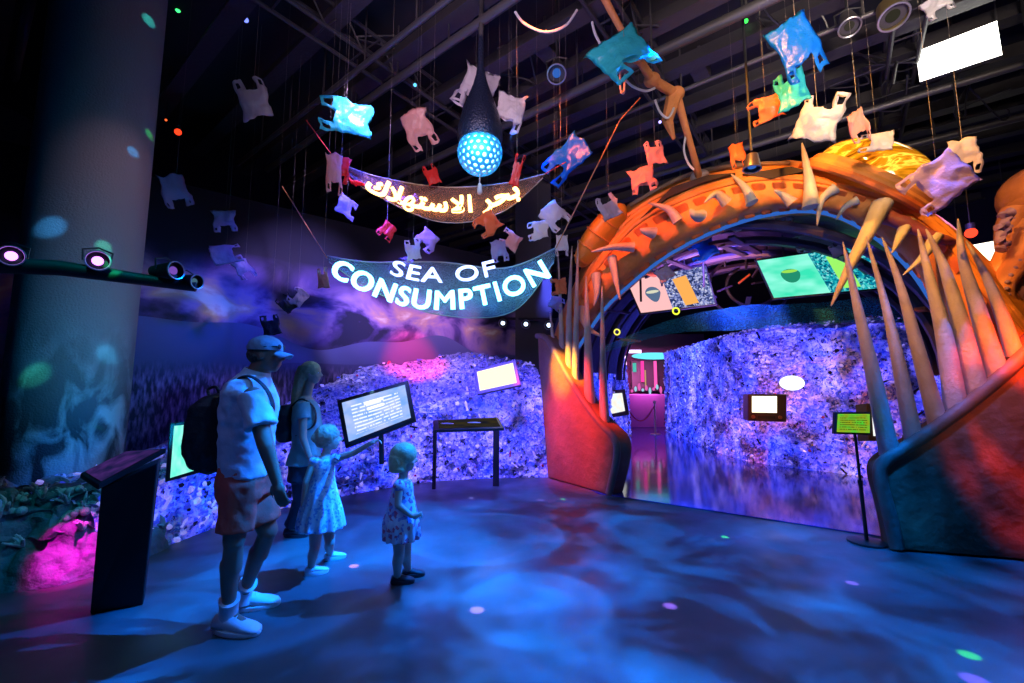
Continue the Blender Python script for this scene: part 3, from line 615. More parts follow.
# teeth: (pixel, pixel..., plane offset, base radius px)
def tooth(pts, r, label=None, A=None, B=None, off=0.0, blunt=.1, m='tooth', sockets=False):
    A = A or JA; B = B or JB; q = [VP(p[0], p[1], A, B, off + (p[2] if len(p) > 2 else 0)) for p in pts]
    c = catmull(q, 8); n = len(c); rr = []
    sc = (c[0].y) / F_PX
    for i in range(n):
        t = i / (n - 1); rr.append(r * sc * max(.06, (1 - t) ** .8 * (1 - blunt) + .04))
    return MB().tube(c, rr, 14, flat=.8).build('tooth', m, fish, label=label)
for pts, r in ((((811, 207), (809, 180), (802, 143)), 10), (((836, 188), (822, 200), (817, 226)), 7.5), (((858, 200), (845, 207), (836, 220)), 6),
               (((882, 204, -.12), (868, 232, -.3), (848, 270, -.45), (831, 306, -.5)), 11), (((908, 222, -.1), (900, 237, -.2), (892, 253, -.25)), 8),
               (((936, 236, -.1), (922, 258, -.22), (903, 275, -.3)), 7), (((752, 203), (745, 188), (731, 174)), 7.5), (((792, 203, -.1), (784, 196, -.14), (774, 190, -.18)), 7.5),
               (((727, 203, -.12), (716, 194, -.22), (704, 203, -.3)), 7.5), (((700, 216, -.12), (694, 214, -.25), (690, 209, -.3)), 8.5), (((678, 221, -.1), (668, 209, -.18), (648, 203, -.25)), 7.5),
               (((654, 233, -.1), (645, 231, -.2), (640, 229, -.25)), 8), (((634, 247, -.1), (613, 247, -.25), (591, 252, -.35)), 7), (((612, 258, -.1), (616, 280, -.18), (620, 300, -.22)), 6.5),
               (((596, 275, -.1), (597, 292, -.15), (594, 306, -.18)), 7), (((580, 308, -.05), (588, 328, -.12), (606, 338, -.15)), 6)):
    tooth([(p[0], p[1], (p[2] if len(p) > 2 else -.08)) for p in pts], r)

# lower jaw halves: thick rounded slabs
def slab(name, A, B, outline, thick, m, side=1, label=None, rimm='lip'):
    A = Vector((A[0], A[1], 0)); B = Vector((B[0], B[1], 0)); t = (B - A).normalized(); n = Vector((-t.y, t.x, 0))
    q = [VP(u, v, A, B) for u, v in outline]
    for p in q: p.z = max(p.z, .004)
    cc = sum(q, Vector()) / len(q); mb = MB()
    r_ = []
    for ins, dd in ((.06, 0), (.018, .012), (0, .05), (0, thick - .05), (.018, thick - .012), (.06, thick)):
        r_.append([p + (cc - p).normalized() * ins + n * dd * side for p in q])
    for rr in r_:
        for p in rr: p.z = max(p.z, .004)
    mb.rings(r_); o = mb.build(name, m, fish, label=label)
    rim = [p + n * side * .12 for p in q]
    return o, q, n * side
LA, LB = G(547, 478), G(609, 496)
lo_out = catmull([Vector((u, v, 0)) for u, v in ((537, 335), (548, 338), (566, 372), (585, 402), (601, 423), (612, 434), (617, 446), (616, 462), (612, 480), (608, 496))], 3)
lo_out = [(p.x, p.y) for p in lo_out] + [(594, 492), (578, 487), (562, 483), (547, 478), (544, 440), (541, 400), (538, 365)]
o, ql, nl_ = slab('lower_jaw', LA, LB, lo_out, .3, 'lowjaw', 1, 'left lower jaw flank glowing red and yellow')
for pts, r in ((((556, 365), (553, 340), (550, 312)), 4.6), (((569, 388), (569, 320), (572, 246)), 6), (((575, 400), (576, 330), (578, 240)), 6), (((590, 417), (588, 350), (586, 276)), 8.5), (((605, 436), (603, 370), (602, 286)), 7.5)):
    tooth(pts, r, A=LA, B=LB, off=.15)
tooth(((562, 376), (561, 320), (558, 252)), 5, A=LA, B=LB, off=.2)
RA, RB = G(888, 551), G(1030, 562)
ro = catmull([Vector((u, v, 0)) for u, v in ((897, 551), (893, 530), (887, 505), (881, 484), (880, 470), (886, 460), (902, 450), (935, 428), (975, 398), (1010, 368), (1060, 320), (1110, 268))], 3)
ro = [(p.x, p.y) for p in ro] + [(1150, 300), (1160, 400), (1150, 570), (1080, 565), (1020, 561), (950, 556)]
slab('lower_jaw', RA, RB, ro, .26, 'lowjaw', 1, 'right lower jaw flank glowing red')
def rim(outl, A, B, r):
    q = [VP(u, v, A, B, .03) for u, v in outl]
    for p in q: p.z = max(p.z, r * .4)
    MB().tube(q, r, 10).build('jaw_rim', 'lip', fish)
rim([(p.x, p.y) for p in catmull([Vector((u, v, 0)) for u, v in ((537, 336), (548, 340), (566, 373), (585, 403), (601, 424), (612, 435), (617, 447), (616, 462), (612, 480), (609, 495))], 3)], LA, LB, .05)
rim([(p.x, p.y) for p in catmull([Vector((u, v, 0)) for u, v in ((897, 550), (893, 530), (887, 505), (881, 484), (880, 470), (886, 460), (902, 450), (935, 428), (975, 398), (1010, 368), (1060, 320), (1110, 268))], 3)], RA, RB, .055)
for pts, r in ((((890, 455), (872, 370), (856, 300), (843, 242)), 12), (((914, 441), (898, 360), (884, 300), (866, 236)), 10.5), (((938, 424), (918, 350), (900, 285), (882, 237)), 11), (((956, 410), (945, 340), (930, 280), (918, 229)), 13),
               (((977, 394), (962, 330), (945, 270), (926, 229)), 13.5), (((998, 376), (978, 310), (963, 260), (958, 219)), 12), (((1015, 356), (1000, 310), (984, 272), (966, 241)), 9.5)):
    tooth(pts, r * .86, A=RA, B=RB, off=.1)
# the jointed lure rod rising from the head
rp = [P(598, -14, 4.0), P(618, 24, 4.2), P(638, 58, 4.4), P(652, 80, 4.7), P(676, 94, 5.0), P(684, 122, 5.2), P(692, 150, 5.4), V_(700, 180, .15)]
MB().tube(rp[:4], [.04, .035, .04, .055], 10).build('lure_rod', 'rod', fish); MB().tube(rp[3:5], [.055, .06], 10).build('lure_rod', 'rod', fish); MB().tube(rp[4:], [.06, .045, .042, .055], 10).build('lure_rod', 'rod', fish)
for i, s in ((2, .07), (3, .095), (4, .105)):
    MB().ball(rp[i], (s, s, s * .8)).build('rod_joint', 'rod', fish)
MB().tube([rp[4] + Vector((-.02, 0, 0)), rp[4] + Vector((-.12, 0, -.35)), rp[4] + Vector((-.05, 0, -.6))], [.1, .07, .02], 8).build('rod_sleeve', 'rod', fish, label='torn rust-coloured flap on the rod')
MB().ball(rp[-1] + Vector((0, 0, .05)), (.13, .13, .09)).build('rod_collar', 'tooth', fish)
for pl, Y in (([(515, 12), (525, 24), (545, 32), (565, 26), (577, 10)], 4.3), ([(592, 22), (596, 36), (604, 48), (612, 44)], 4.3), ([(624, 78), (632, 86), (645, 91), (655, 88)], 4.6), ([(655, 100), (660, 112), (668, 118), (674, 108)], 4.9), ([(686, 134), (684, 150), (688, 163), (694, 170)], 5.3), ([(620, 72), (621, 90), (624, 92), (625, 74)], 4.5)):
    MB().tube(catmull([P(u, v, Y) for u, v in pl], 6), .014, 7).build('rod_cable', 'cable', fish)

# walk-in tunnel behind the mouth: ribs and canopy
tn = thing('tunnel_canopy', (3.2, 7.6, 0), 'dark ribbed tunnel vault behind the sculpture mouth', 'tunnel')
nrm = Vector((.62, .785, 0)).normalized(); tr_ = Vector((nrm.y, -nrm.x, 0)); c0 = Vector((2.55, 5.9, 0))
M['rib'] = mat('dark_violet_rib', (.07, .05, .09), .45, .3)
def arch(c, rx, rz, z0=0, n=28, a0=0, a1=math.pi): return [c + tr_ * rx * math.cos(a) + Vector((0, 0, z0 + rz * math.sin(a))) for a in [a0 + (a1 - a0) * j / n for j in range(n + 1)]]
for k in range(4):
    c = c0 + nrm * (.5 + k * .85)
    MB().tube(arch(c, 2.6 - .02 * k, 2.2, 1.6), .07, 8).build('arch_rib', 'rib', tn)
    MB().tube([p for p in arch(c + nrm * .4, 2.66 - .02 * k, 2.24, 1.6)], .025, 6).build('arch_rib', 'pipe', tn, label='thin grey hoop between the ribs')
for sgn in (-1, 1):
    for k in range(10):
        c = c0 + nrm * (.5 + k * .8) + tr_ * 2.6 * sgn
        if (c.x > 4.0 and c.y < 13 and sgn > 0) or (sgn < 0 and k > 1): continue
        MB().tube([c, c + Vector((0, 0, 1.65))], .06, 8).build('rib_post', 'rib', tn)
MB().grid(lambda a, b: c0 + nrm * (.4 + 3.1 * a) + tr_ * 2.75 * math.cos(math.pi * b) + Vector((0, 0, 1.75 + 2.3 * math.sin(math.pi * b))), 12, 32).build('vault_skin', mat('dark_vault_fabric', (.035, .025, .05), .5, bump=.8, bscale=6, var=.8, vscale=2), tn)
rt = random.Random(5)
for k in range(16):                              # crossing slats between ribs
    a = rt.uniform(.35, 2.8); c = c0 + nrm * rt.uniform(.6, 2.8); rr = 2.55
    p = c + tr_ * rr * math.cos(a) + Vector((0, 0, 1.6 + 2.15 * math.sin(a))); MB().beam(p, p + nrm * rt.uniform(.5, 1.2) + tr_ * .2, .1, .04).build('cross_slat', rt.choice(['rib', 'gum', 'pipe']), tn, smooth=False)

# ------------------------------------------------------------------ plastic bags on strings
def bag_mesh(seed, w_, h_):
    """a vest-style carrier: puffed two-sided body, two handle loops"""
    rb = random.Random(seed); off = Vector((rb.random() * 50, rb.random() * 50, 0)); mb = MB(); nx, nz = 15, 20
    puff = rb.uniform(.1, .22); notch = rb.uniform(.24, .34); bend = rb.uniform(-.5, .5); tw = rb.uniform(-.7, .7); sk = rb.uniform(-.25, .25)
    cells = []
    for i in range(nx):
        for j in range(nz):
            x = (i + .5) / nx; z = (j + .5) / nz
            if z > .7:
                if abs(x - .5) < .5 - notch: continue
                xe = x if x < .5 else 1 - x
                if z > .8 and z < .94 and .07 < xe < notch - .09: continue
            cells.append((i, j))
    def pos(i, j, side):
        x = i / nx - .5; z = j / nz; e = 1 - (2 * x) ** 2
        if z > .7: e = max(0, 1 - ((abs(x) - (.5 - notch / 2)) / (notch / 2)) ** 2) * .45
        th = puff * math.sqrt(max(e, 0)) * (math.sin(min(z * 2.6, 1.57)) * .9 + .02)
        wd = 1.06 - .16 * max(0, z - .6) / .4 - .12 * math.sin(z * 5 + tw)
        p = Vector((x * wd + sk * (z - .4) * .5, side * th * .5, z - .5))
        n1 = noise.noise_vector(p * 2.6 + off) * .1 + noise.noise_vector(p * 7 + off) * .045
        p = p + n1; p.y += bend * p.x * p.x + .18 * tw * p.z * p.x
        return Vector((p.x * w_, p.y * w_, p.z * h_))
    for side in (-1, 1):
        idx = {}
        for i, j in cells:
            q = []
            for a, b in ((i, j), (i + 1, j), (i + 1, j + 1), (i, j + 1)):
                if (a, b) not in idx: idx[(a, b)] = len(mb.v); mb.v.append(pos(a, b, side))
                q.append(idx[(a, b)])
            mb.f.append(tuple(q if side < 0 else q[::-1]))
    me = bpy.data.meshes.new('plastic_bag'); me.from_pydata([tuple(v) for v in mb.v], [], mb.f)
    bm = bmesh.new(); bm.from_mesh(me); bmesh.ops.remove_doubles(bm, verts=bm.verts, dist=.004 * max(w_, .3)); bm.to_mesh(me); bm.free()
    me.polygons.foreach_set('use_smooth', [True] * len(me.polygons)); return me
# u, v, width px, height px (body to handles), roll deg (0 = handles up), depth, material, string?, label
BAGS = [
 (253, 98, 24, 36, 20, 4.6, 'bagwhite', 1, 'white carrier bag with a cyan light patch, topmost at left near the big column'),
 (346, 117, 32, 44, 92, 4.6, 'bagcyan', 1, 'pale blue carrier bag lying sideways, handles pointing left, above the warm neon sign'),
 (419, 129, 24, 36, 205, 4.7, 'bagpink', 1, 'pinkish white carrier bag hanging handles down left of the glowing lure lamp'),
 (476, 90, 30, 46, 160, 5.2, 'bagwhite', 1, 'large whitish bag half hidden behind the teardrop lure lamp'),
 (509, 113, 26, 40, 170, 4.6, 'bagwhite', 1, 'white and aqua bag just right of the teardrop lure lamp'),
 (567, 160, 30, 44, 125, 4.8, 'bagblue', 0, 'bright blue carrier bag with handles to the lower left, beside the rod string'),
 (624, 52, 46, 54, 215, 3.9, 'bagcyan', 1, 'big turquoise carrier bag hanging beside the orange jointed rod'),
 (655, 153, 16, 25, 5, 4.9, 'bagpink', 1, 'small pink bag, upper of the pair left of the rod foot'),
 (642, 180, 22, 28, 185, 4.9, 'bagpink', 0, 'pinkish white bag, lower of the pair left of the rod foot'),
 (609, 207, 18, 22, 30, 5.1, 'bagwhite', 1, 'small white crumpled bag hanging over the orange left eye'),
 (334, 173, 14, 36, 185, 4.3, 'bagpink', 0, 'narrow salmon and white bag at the left tip of the warm neon banner'),
 (341, 170, 16, 26, 170, 4.4, 'bagred', 0, 'red bag tucked behind the salmon bag at the banner tip'),
 (432, 174, 12, 22, 20, 4.8, 'bagred', 1, 'small red bag just over the middle of the warm neon banner'),
 (347, 207, 18, 18, 250, 4.9, 'baglav', 0, 'rounded lavender bag below the left end of the warm neon banner'),
 (517, 170, 9, 28, -15, 4.4, 'bagred', 1, 'thin twisted pinkish red bag over the right end of the warm neon banner'),
 (487, 224, 20, 22, 130, 4.6, 'bagorangelit', 0, 'bag tinted as lit orange, hanging just under the warm neon writing'),
 (175, 191, 20, 30, 200, 5.0, 'baglav', 0, 'pale lavender bag nearest the big column, handles down'),
 (225, 221, 17, 20, 190, 5.2, 'baglav', 0, 'small pale bag, upper of the trio left of the painted clouds'),
 (226, 253, 18, 24, 290, 5.2, 'baglav', 0, 'pale bag with handles to the right, middle of the trio left of the painted clouds'),
 (245, 269, 15, 18, 215, 5.4, 'baglav', 0, 'small pale bag, lowest of the trio left of the painted clouds'),
 (427, 240, 17, 20, 140, 5.2, 'baglav', 0, 'mauve bag right above the letter S of the blue sign'),
 (413, 249, 14, 18, 20, 4.7, 'bagwhite', 0, 'bright white bag, handles up, just above the letter S of the blue sign'),
 (387, 231, 13, 15, 150, 4.9, 'bagred', 1, 'little crimson bag hanging on a string left of the letter S'),
 (555, 216, 20, 24, 225, 4.9, 'bagwhite', 0, 'white bag with an orange side right of the warm neon banner'),
 (538, 230, 17, 19, 90, 4.8, 'bagwhite', 0, 'cream bag lying sideways with handles left, under the right end of the warm banner'),
 (511, 240, 17, 18, 60, 4.9, 'bagpink', 0, 'pinkish bag above the letter F of the blue sign'),
 (499, 251, 15, 20, 195, 4.7, 'baglav', 0, 'greyish lavender bag just over the letter F of the blue sign'),
 (562, 246, 11, 20, 180, 4.9, 'bagwhite', 1, 'narrow white bag beside the right tip of the blue sign'),
 (559, 287, 15, 14, 95, 5.2, 'bagorangelit', 0, 'small bag tinted as lit orange, right of the blue sign, next to the tall jaw teeth'),
 (557, 303, 13, 14, 250, 5.4, 'baglav', 0, 'faint lavender bag under the small orange-tinted bag by the tall jaw teeth'),
 (323, 278, 9, 21, 10, 4.5, 'bagpink', 0, 'narrow white and pink bag touching the letter C of the blue sign'),
 (298, 297, 15, 14, 60, 5.4, 'baglav', 0, 'violet bag in front of the painted clouds, above the man'),
 (287, 303, 13, 16, 50, 5.4, 'bagdark', 0, 'dark bag next to the violet bag above the man'),
 (271, 325, 14, 18, 15, 5.0, 'bagdark', 0, 'dark bag just above the cap of the man'),
 (408, 263, 12, 14, 200, 5.6, 'bagdark', 0, 'dim bag behind the letter E of the blue sign'),
 (797, 47, 30, 62, 195, 3.6, 'bagblue', 1, 'big royal blue bag hanging knotted at top right'),
 (791, 88, 24, 44, 10, 3.8, 'bagcyan', 0, 'pale clear blue bag under the royal blue bag'),
 (766, 110, 22, 26, 100, 4.0, 'bagorangelit', 0, 'bag tinted as lit salmon orange, left of the pale clear blue bag'),
 (818, 117, 34, 40, -25, 4.1, 'bagwhite', 1, 'white carrier bag, handles up, above the amber eye'),
 (737, 155, 12, 26, 190, 4.6, 'bagorangelit', 0, 'small cream bag tinted as lit orange, beside the hanging bell lamp'),
 (859, 126, 13, 30, 185, 4.1, 'bagpink', 1, 'narrow pink and cream bag over the amber eye'),
 (877, 141, 17, 24, 80, 4.1, 'bagwhite', 0, 'cream bag lying sideways over the amber eye'),
 (938, 183, 38, 44, 120, 3.6, 'baglav', 0, 'big grey-mauve bag with handles to lower left, right of the amber eye'),
 (964, 157, 20, 34, 185, 3.8, 'bagwhite', 1, 'cream bag on a long string, upper right of the big grey-mauve bag'),
 (938, 5, 18, 20, 190, 3.7, 'bagwhite', 1, 'white bag cut by the top edge above the lit white panel'),
 (743, 221, 20, 22, 95, 6.3, 'bagwhite', 0, 'whitish bag hanging inside the mouth, left under the arch top'),
 (781, 213, 17, 20, 170, 6.0, 'bagwhite', 0, 'whitish bag hanging inside the mouth right under the arch top'),
 (703, 250, 18, 22, 110, 7.0, 'bagblue', 0, 'blue bag hanging inside the mouth over the pink screen'),
 (666, 240, 16, 15, 60, 7.2, 'baggreen', 0, 'teal bag inside the mouth, above and left of the blue one'),
 (640, 260, 13, 18, 180, 6.9, 'baggreen', 0, 'mint green bag hanging just inside the mouth by the orange gum'),
 (664, 272, 14, 17, 30, 6.6, 'bagwhite', 0, 'pale grey bag touching the top edge of the pink screen'),
 (813, 243, 17, 30, 95, 6.2, 'baglav', 0, 'lavender pink bag lying flat above the green screen'),
 (838, 249, 12, 13, 20, 5.4, 'baglav', 0, 'small blue-grey bag hanging over the green screen'),
]
rbg = random.Random(21)
bagobjs = []
for k, (u, v, pw, ph, roll, Y, m, st, lab) in enumerate(BAGS):
    c = P(u, v, Y); dcam = (c - CP).normalized(); s = (c - CP).dot(FW) / F_PX
    me = bag_mesh(100 + k, pw * s * 1.12, ph * s * 1.08); me.materials.append(M[m])
    o = bpy.data.objects.new('plastic_bag', me); COL.objects.link(o); o['_o'] = tuple(c)
    yaw = math.atan2(dcam.x, dcam.y); 
    mt = Matrix.Rotation(-yaw + rbg.uniform(-.4, .4), 4, 'Z') @ Matrix.Rotation(rbg.uniform(-.25, .25), 4, 'X') @ Matrix.Rotation(-R(roll), 4, 'Y')
    o.matrix_world = Matrix.Translation(c) @ mt; tag(o, lab, 'plastic bag', 'carrier bags hung from the ceiling')
    inv = (Matrix.Translation(c) @ mt).inverted(); zt = 5.5; r_ = .0014 if st else .0007
    a = inv @ (c + Vector((0, 0, .3 * ph * s))); b = inv @ Vector((c.x, c.y, CEIL - .02))
    me2 = MB().tube([a, b], r_, 5).mesh('string', Vector((0, 0, 0))); me2.materials.append(M['string'])
    o2 = bpy.data.objects.new('string', me2); COL.objects.link(o2); o2.parent = o

# ------------------------------------------------------------------ the glowing lure lamp
LY = 4.5; lc = P(480, 153, LY); ls = (lc - CP).dot(FW) / F_PX
lamp = thing('lure_lamp', tuple(lc), 'hanging teardrop lure lamp with a glowing pierced cyan globe', 'lamp')
prof = [(0, 1.0), (8, 20), (14, 21.5), (24, 21), (38, 18), (55, 12.5), (70, 7.5), (82, 4.5), (95, 3), (125, 2.4)]
mb = MB(); rs = []
for h_, r_ in prof:
    rs.append([lc + Vector((math.cos(t) * r_ * ls * 1.06, math.sin(t) * r_ * ls * 1.06, (h_ + 2) * ls)) for t in [2 * math.pi * j / 32 for j in range(32)]])
mb.rings(rs[1:]); mb.build('shade', mat('deep_blue_shade', (.008, .012, .03), .3, bump=.6, bscale=40), lamp)
top_ = lc + Vector((0, 0, 125 * ls)); MB().tube([top_, Vector((top_.x, top_.y, CEIL))], 2.6 * ls, 10).build('hanging_tube', 'pipe', lamp)
gr = 22.5 * ls
MB().ball(lc, gr * .9, nu=32, nv=20).build('glowing_core', emit('cyan_core', (.3, .85, 1), 5), lamp)
bm = bmesh.new(); bmesh.ops.create_icosphere(bm, subdivisions=3, radius=gr); fc = {f.index: f.calc_center_median().normalized() * gr for f in bm.faces}
dual = MB()
for v in bm.verts:
    fs = list(v.link_faces); n = v.co.normalized(); ax, ay = basis(n); fs.sort(key=lambda f: math.atan2((fc[f.index] - v.co).dot(ay), (fc[f.index] - v.co).dot(ax)))
    c_ = sum((fc[f.index] for f in fs), Vector()) / len(fs); outer = [fc[f.index] for f in fs]
    # ring between the cell border and a round hole
    m_ = len(outer); N_ = m_ * 2; i = len(dual.v); o2 = []
    for q in range(m_): o2 += [outer[q], (outer[q] + outer[(q + 1) % m_]) / 2]
    rad = min((p - c_).length for p in o2) * .62; hole = [c_ + (p - c_).normalized() * rad for p in o2]; hole2 = [p * .93 for p in hole]
    dual.v += [lc + p for p in o2 + hole + hole2]
    for q in range(N_):
        z = (q + 1) % N_; dual.f.append((i + q, i + z, i + N_ + z, i + N_ + q)); dual.f.append((i + N_ + q, i + N_ + z, i + 2 * N_ + z, i + 2 * N_ + q))
bm.free()
dual.build('pierced_globe', mat('blue_globe_shell', (.05, .35, .7), .3, em=(.0, .25, .75), es=.5), lamp, smooth=False, fix=False)
for sgn in (0, 1, 2, 3, 4, 5):
    a_ = sgn * 1.05; MB().ball(lc + Vector((math.cos(a_) * gr * .55, -abs(math.sin(a_ * 1.3)) * gr * .6 - .02, math.sin(a_ * 2) * gr * .45)), .01).build('bulb', emit('white_bulb', (.8, 1, 1), 12), lamp) if sgn == 0 else None
MB().tube([lc + Vector((0, 0, -gr)), lc + Vector((0, 0, -gr - .12))], .006, 6).limb(lc + Vector((0, 0, -gr - .12)), lc + Vector((0, 0, -gr - .2)), .02, .03).build('tassel', 'cable', lamp)
light('POINT', 'lure_glow', tuple(lc + Vector((0, -.35, -.05))), None, (.05, .55, 1), 10, shadow_soft_size=.1)

# ------------------------------------------------------------------ neon banners
def text_islands(txt, size=1.0, bold=0.0, ext=.02):
    cu = bpy.data.curves.new('txt', 'FONT'); cu.body = txt; cu.size = size; cu.extrude = ext; cu.offset = bold; cu.resolution_u = 4; cu.space_character = 1.1
    o = bpy.data.objects.new('txt', cu); COL.objects.link(o); dg = bpy.context.evaluated_depsgraph_get(); me = bpy.data.meshes.new_from_object(o.evaluated_get(dg))
    bpy.data.objects.remove(o); bm = bmesh.new(); bm.from_mesh(me); bmesh.ops.remove_doubles(bm, verts=bm.verts, dist=1e-5)
    es = [e for e in bm.edges if e.calc_length() > .08 and (abs(e.verts[0].co.z - e.verts[1].co.z) < 1e-5)]
    if ord(txt[0]) > 1000: bmesh.ops.subdivide_edges(bm, edges=es, cuts=3); bmesh.ops.triangulate(bm, faces=[f for f in bm.faces if len(f.verts) > 4])
    seen = set(); out = []
    for v in bm.verts:
        if v in seen: continue
        st = [v]; isl = []; seen.add(v)
        while st:
            a = st.pop(); isl.append(a)
            for e in a.link_edges:
                b = e.other_vert(a)
                if b not in seen: seen.add(b); st.append(b)
        ids = {a: i for i, a in enumerate(isl)}; fs = {f for a in isl for f in a.link_faces}
        out.append(([a.co.copy() for a in isl], [tuple(ids[x] for x in f.verts) for f in fs]))
    bm.free(); bpy.data.meshes.remove(me); return out
def curve_map(path_px, Y0, Y1, length):
    """points along a drawn arc, as room points; returns function x,y(height),z -> point"""
    q = catmull([P(u, v, Y0 + (Y1 - Y0) * i / (len(path_px) - 1)) for i, (u, v) in enumerate(path_px)], 10)
    L = [0]
    for a, b in zip(q, q[1:]): L.append(L[-1] + (b - a).length)
    def f(x, y, z):
        s = max(0, min(.9999, x / length)) * L[-1]
        i = max(k for k in range(len(L)) if L[k] <= s); i = min(i, len(q) - 2); t = (s - L[i]) / (L[i + 1] - L[i])
        p = q[i].lerp(q[i + 1], t); d0 = (q[min(i + 1, len(q) - 1)] - q[max(i - 1, 0)]).normalized(); d1 = (q[min(i + 2, len(q) - 1)] - q[i]).normalized(); d = d0.lerp(d1, t).normalized()
        n = Vector((d.y, -d.x, 0)).normalized()   # towards the viewer
        up = n.cross(d) * -1
        if up.z < 0: up = -up
        return p + up * y + n * z
    return f, L[-1]
def neon(root, txt, path, Y0, Y1, hpx, m, bold=0, names=None, xscale=1):
    isl = text_islands(txt, 1.0, bold, .02)
    xs = [c.x for a, _ in isl for c in a]; x0, x1 = min(xs), max(xs); ys = [c.y for a, _ in isl for c in a]
    f, L = curve_map(path, Y0, Y1, x1 - x0); cap = hpx * ((Y0 + Y1) / 2) / F_PX; ymx = max(ys); k = cap / .72
    isl.sort(key=lambda t: min(c.x for c in t[0]))
    if 'M' in txt:                               # the letter M: plain strokes laid side by side
        k0 = [ch for ch in txt if ch != ' '].index('M'); pl = text_islands(txt, 1.0, 0, .02); pl.sort(key=lambda t: min(c.x for c in t[0])); v0, f0 = pl[k0]; vs_, fs_ = [], []
        for q, dx in enumerate((-.014, 0, .014)): fs_ += [tuple(a + len(vs_) for a in f) for f in f0]; vs_ += [c + Vector((dx, 0, 0)) for c in v0]
        isl[k0] = (vs_, fs_)
    lets = [ch for ch in txt if ch != ' ']
    for i, (vs, fs) in enumerate(isl):
        mb = MB(); mb.v = [f(c.x - x0, c.y * k, c.z + .03) for c in vs]; mb.f = fs
        mb.build('letter', m, root, smooth=False, label=('glowing letter ' + lets[i]) if names else None, fix=False)
def banner(root, up, lo, Y0, Y1, m, back=.04):
    a = catmull([P(u, v, Y0 + (Y1 - Y0) * i / (len(up) - 1) + back) for i, (u, v) in enumerate(up)], 8); b = catmull([P(u, v, Y0 + (Y1 - Y0) * i / (len(lo) - 1) + back) for i, (u, v) in enumerate(lo)], 8)
    n = len(a) - 1; mb = MB()
    mb.grid(lambda s, t: a[round(s * n)].lerp(b[round(s * n)], t) + Vector((0, .035 * noise.noise(Vector((s * 14, t * 3, 1))), 0)), n, 8)
    mb.build('net', m, root)
    MB().tube(a, .008, 6).build('edge_cord', 'string', root); MB().tube(b, .006, 6).build('edge_cord', 'string', root)
sgn_w = thing('neon_banner', tuple(P(440, 200, 4.9)), 'sagging net banner with warm white glowing Arabic lettering', 'sign')
banner(sgn_w, [(337, 162), (375, 176), (440, 187), (500, 184), (545, 174)], [(340, 170), (372, 193), (440, 222), (500, 213), (543, 178)], 5.0, 4.7, netting('ember_netting', (.3, .16, .14), .4, 70, .1))
neon(sgn_w, '\uFED9\uFEFC\uFEEC\uFE98\uFEB3\uFEFB\uFE8D \uFEAE\uFEA4\uFE91', [(366, 190), (400, 204), (440, 212), (480, 211), (521, 196)], 4.98, 4.74, 17, emit('warm_neon', (1, .55, .17), 6), .022)
rc_ = mat('red_cord', (.5, .03, .04), .6)
MB().tube([P(337, 162, 5.0), P(306, 120, 5.1)], .006, 6).build('guy_rope', rc_, sgn_w); MB().tube([P(545, 174, 4.74), P(566, 162, 4.74)], .006, 6).build('guy_rope', rc_, sgn_w)
MB().tube(catmull([P(342, 166, 4.96), P(352, 182, 4.95), P(358, 183, 4.95), P(364, 184, 4.93)], 5), [.02, .05, .03, .06, .03, .07, .04, .08, .05, .08, .05, .07, .04, .05, .03, .02], 8, flat=.3).build('draped_red_net', 'bagred', sgn_w)
sgn_b = thing('neon_banner', tuple(P(440, 285, 4.7)), 'sagging net banner with blue-white glowing letters SEA OF CONSUMPTION', 'sign')
banner(sgn_b, [(327, 256), (370, 262), (440, 262), (505, 268), (556, 248)], [(329, 262), (375, 292), (440, 315), (512, 312), (554, 262)], 4.8, 4.55, netting('blue_netting', (.2, .24, .3), .4, 60, .14))
cyan = emit('blue_white_neon', (.2, .75, 1), 6.5)
neon(sgn_b, 'SEA OF', [(391, 275), (415, 281), (440, 283), (470, 281), (497, 275)], 4.66, 4.56, 16, emit('violet_white_neon', (.38, .5, 1), 3.6), .0, True)
neon(sgn_b, 'CONSUMPTION', [(331, 275), (360, 290), (400, 305), (440, 310), (480, 306), (520, 294), (551, 277)], 4.72, 4.5, 20, cyan, .014, True)
MB().tube([P(327, 258, 4.8), P(282, 186, 5.4)], .005, 6).build('guy_rope', 'rod', sgn_b); MB().tube([P(556, 248, 4.57), P(620, 120, 4.4), P(640, 98, 4.4)], .007, 6).build('guy_rope', 'rod', sgn_b)

# ------------------------------------------------------------------ encrusted rock and coral at the foot of the column
rk = random.Random(8)
cb = catmull([G(-160, 610), G(-20, 598), G(60, 588), G(130, 566), G(175, 548)], 8); nC = len(cb) - 1
def rockf(a, b):
    i = min(int(a * nC), nC - 1); f = a * nC - i; p = cb[i].lerp(cb[i + 1], f); d = (cb[i + 1] - cb[i]).normalized(); n = Vector((-d.y, d.x, 0))
    h = .62 - .12 * a; q = p + n * (.05 + 1.3 * b ** 1.4) + Vector((0, 0, h * math.sin(min(1, b * 2.2) * math.pi / 2)))
    return q + noise.noise_vector(q * 3.5) * .16 * min(1, b * 5 + .1) + noise.noise_vector(q * 14) * .055 * min(1, b * 5 + .1) + noise.noise_vector(q * 8) * .09 * min(1, b * 5 + .1)
mb = MB().grid(rockf, 220, 80)
for p in mb.v: p.z = max(p.z, -.0)
rock = mb.build('rock_mound', 'rock', label='dark encrusted rock and coral mound at the foot of the big column', cat='rock')
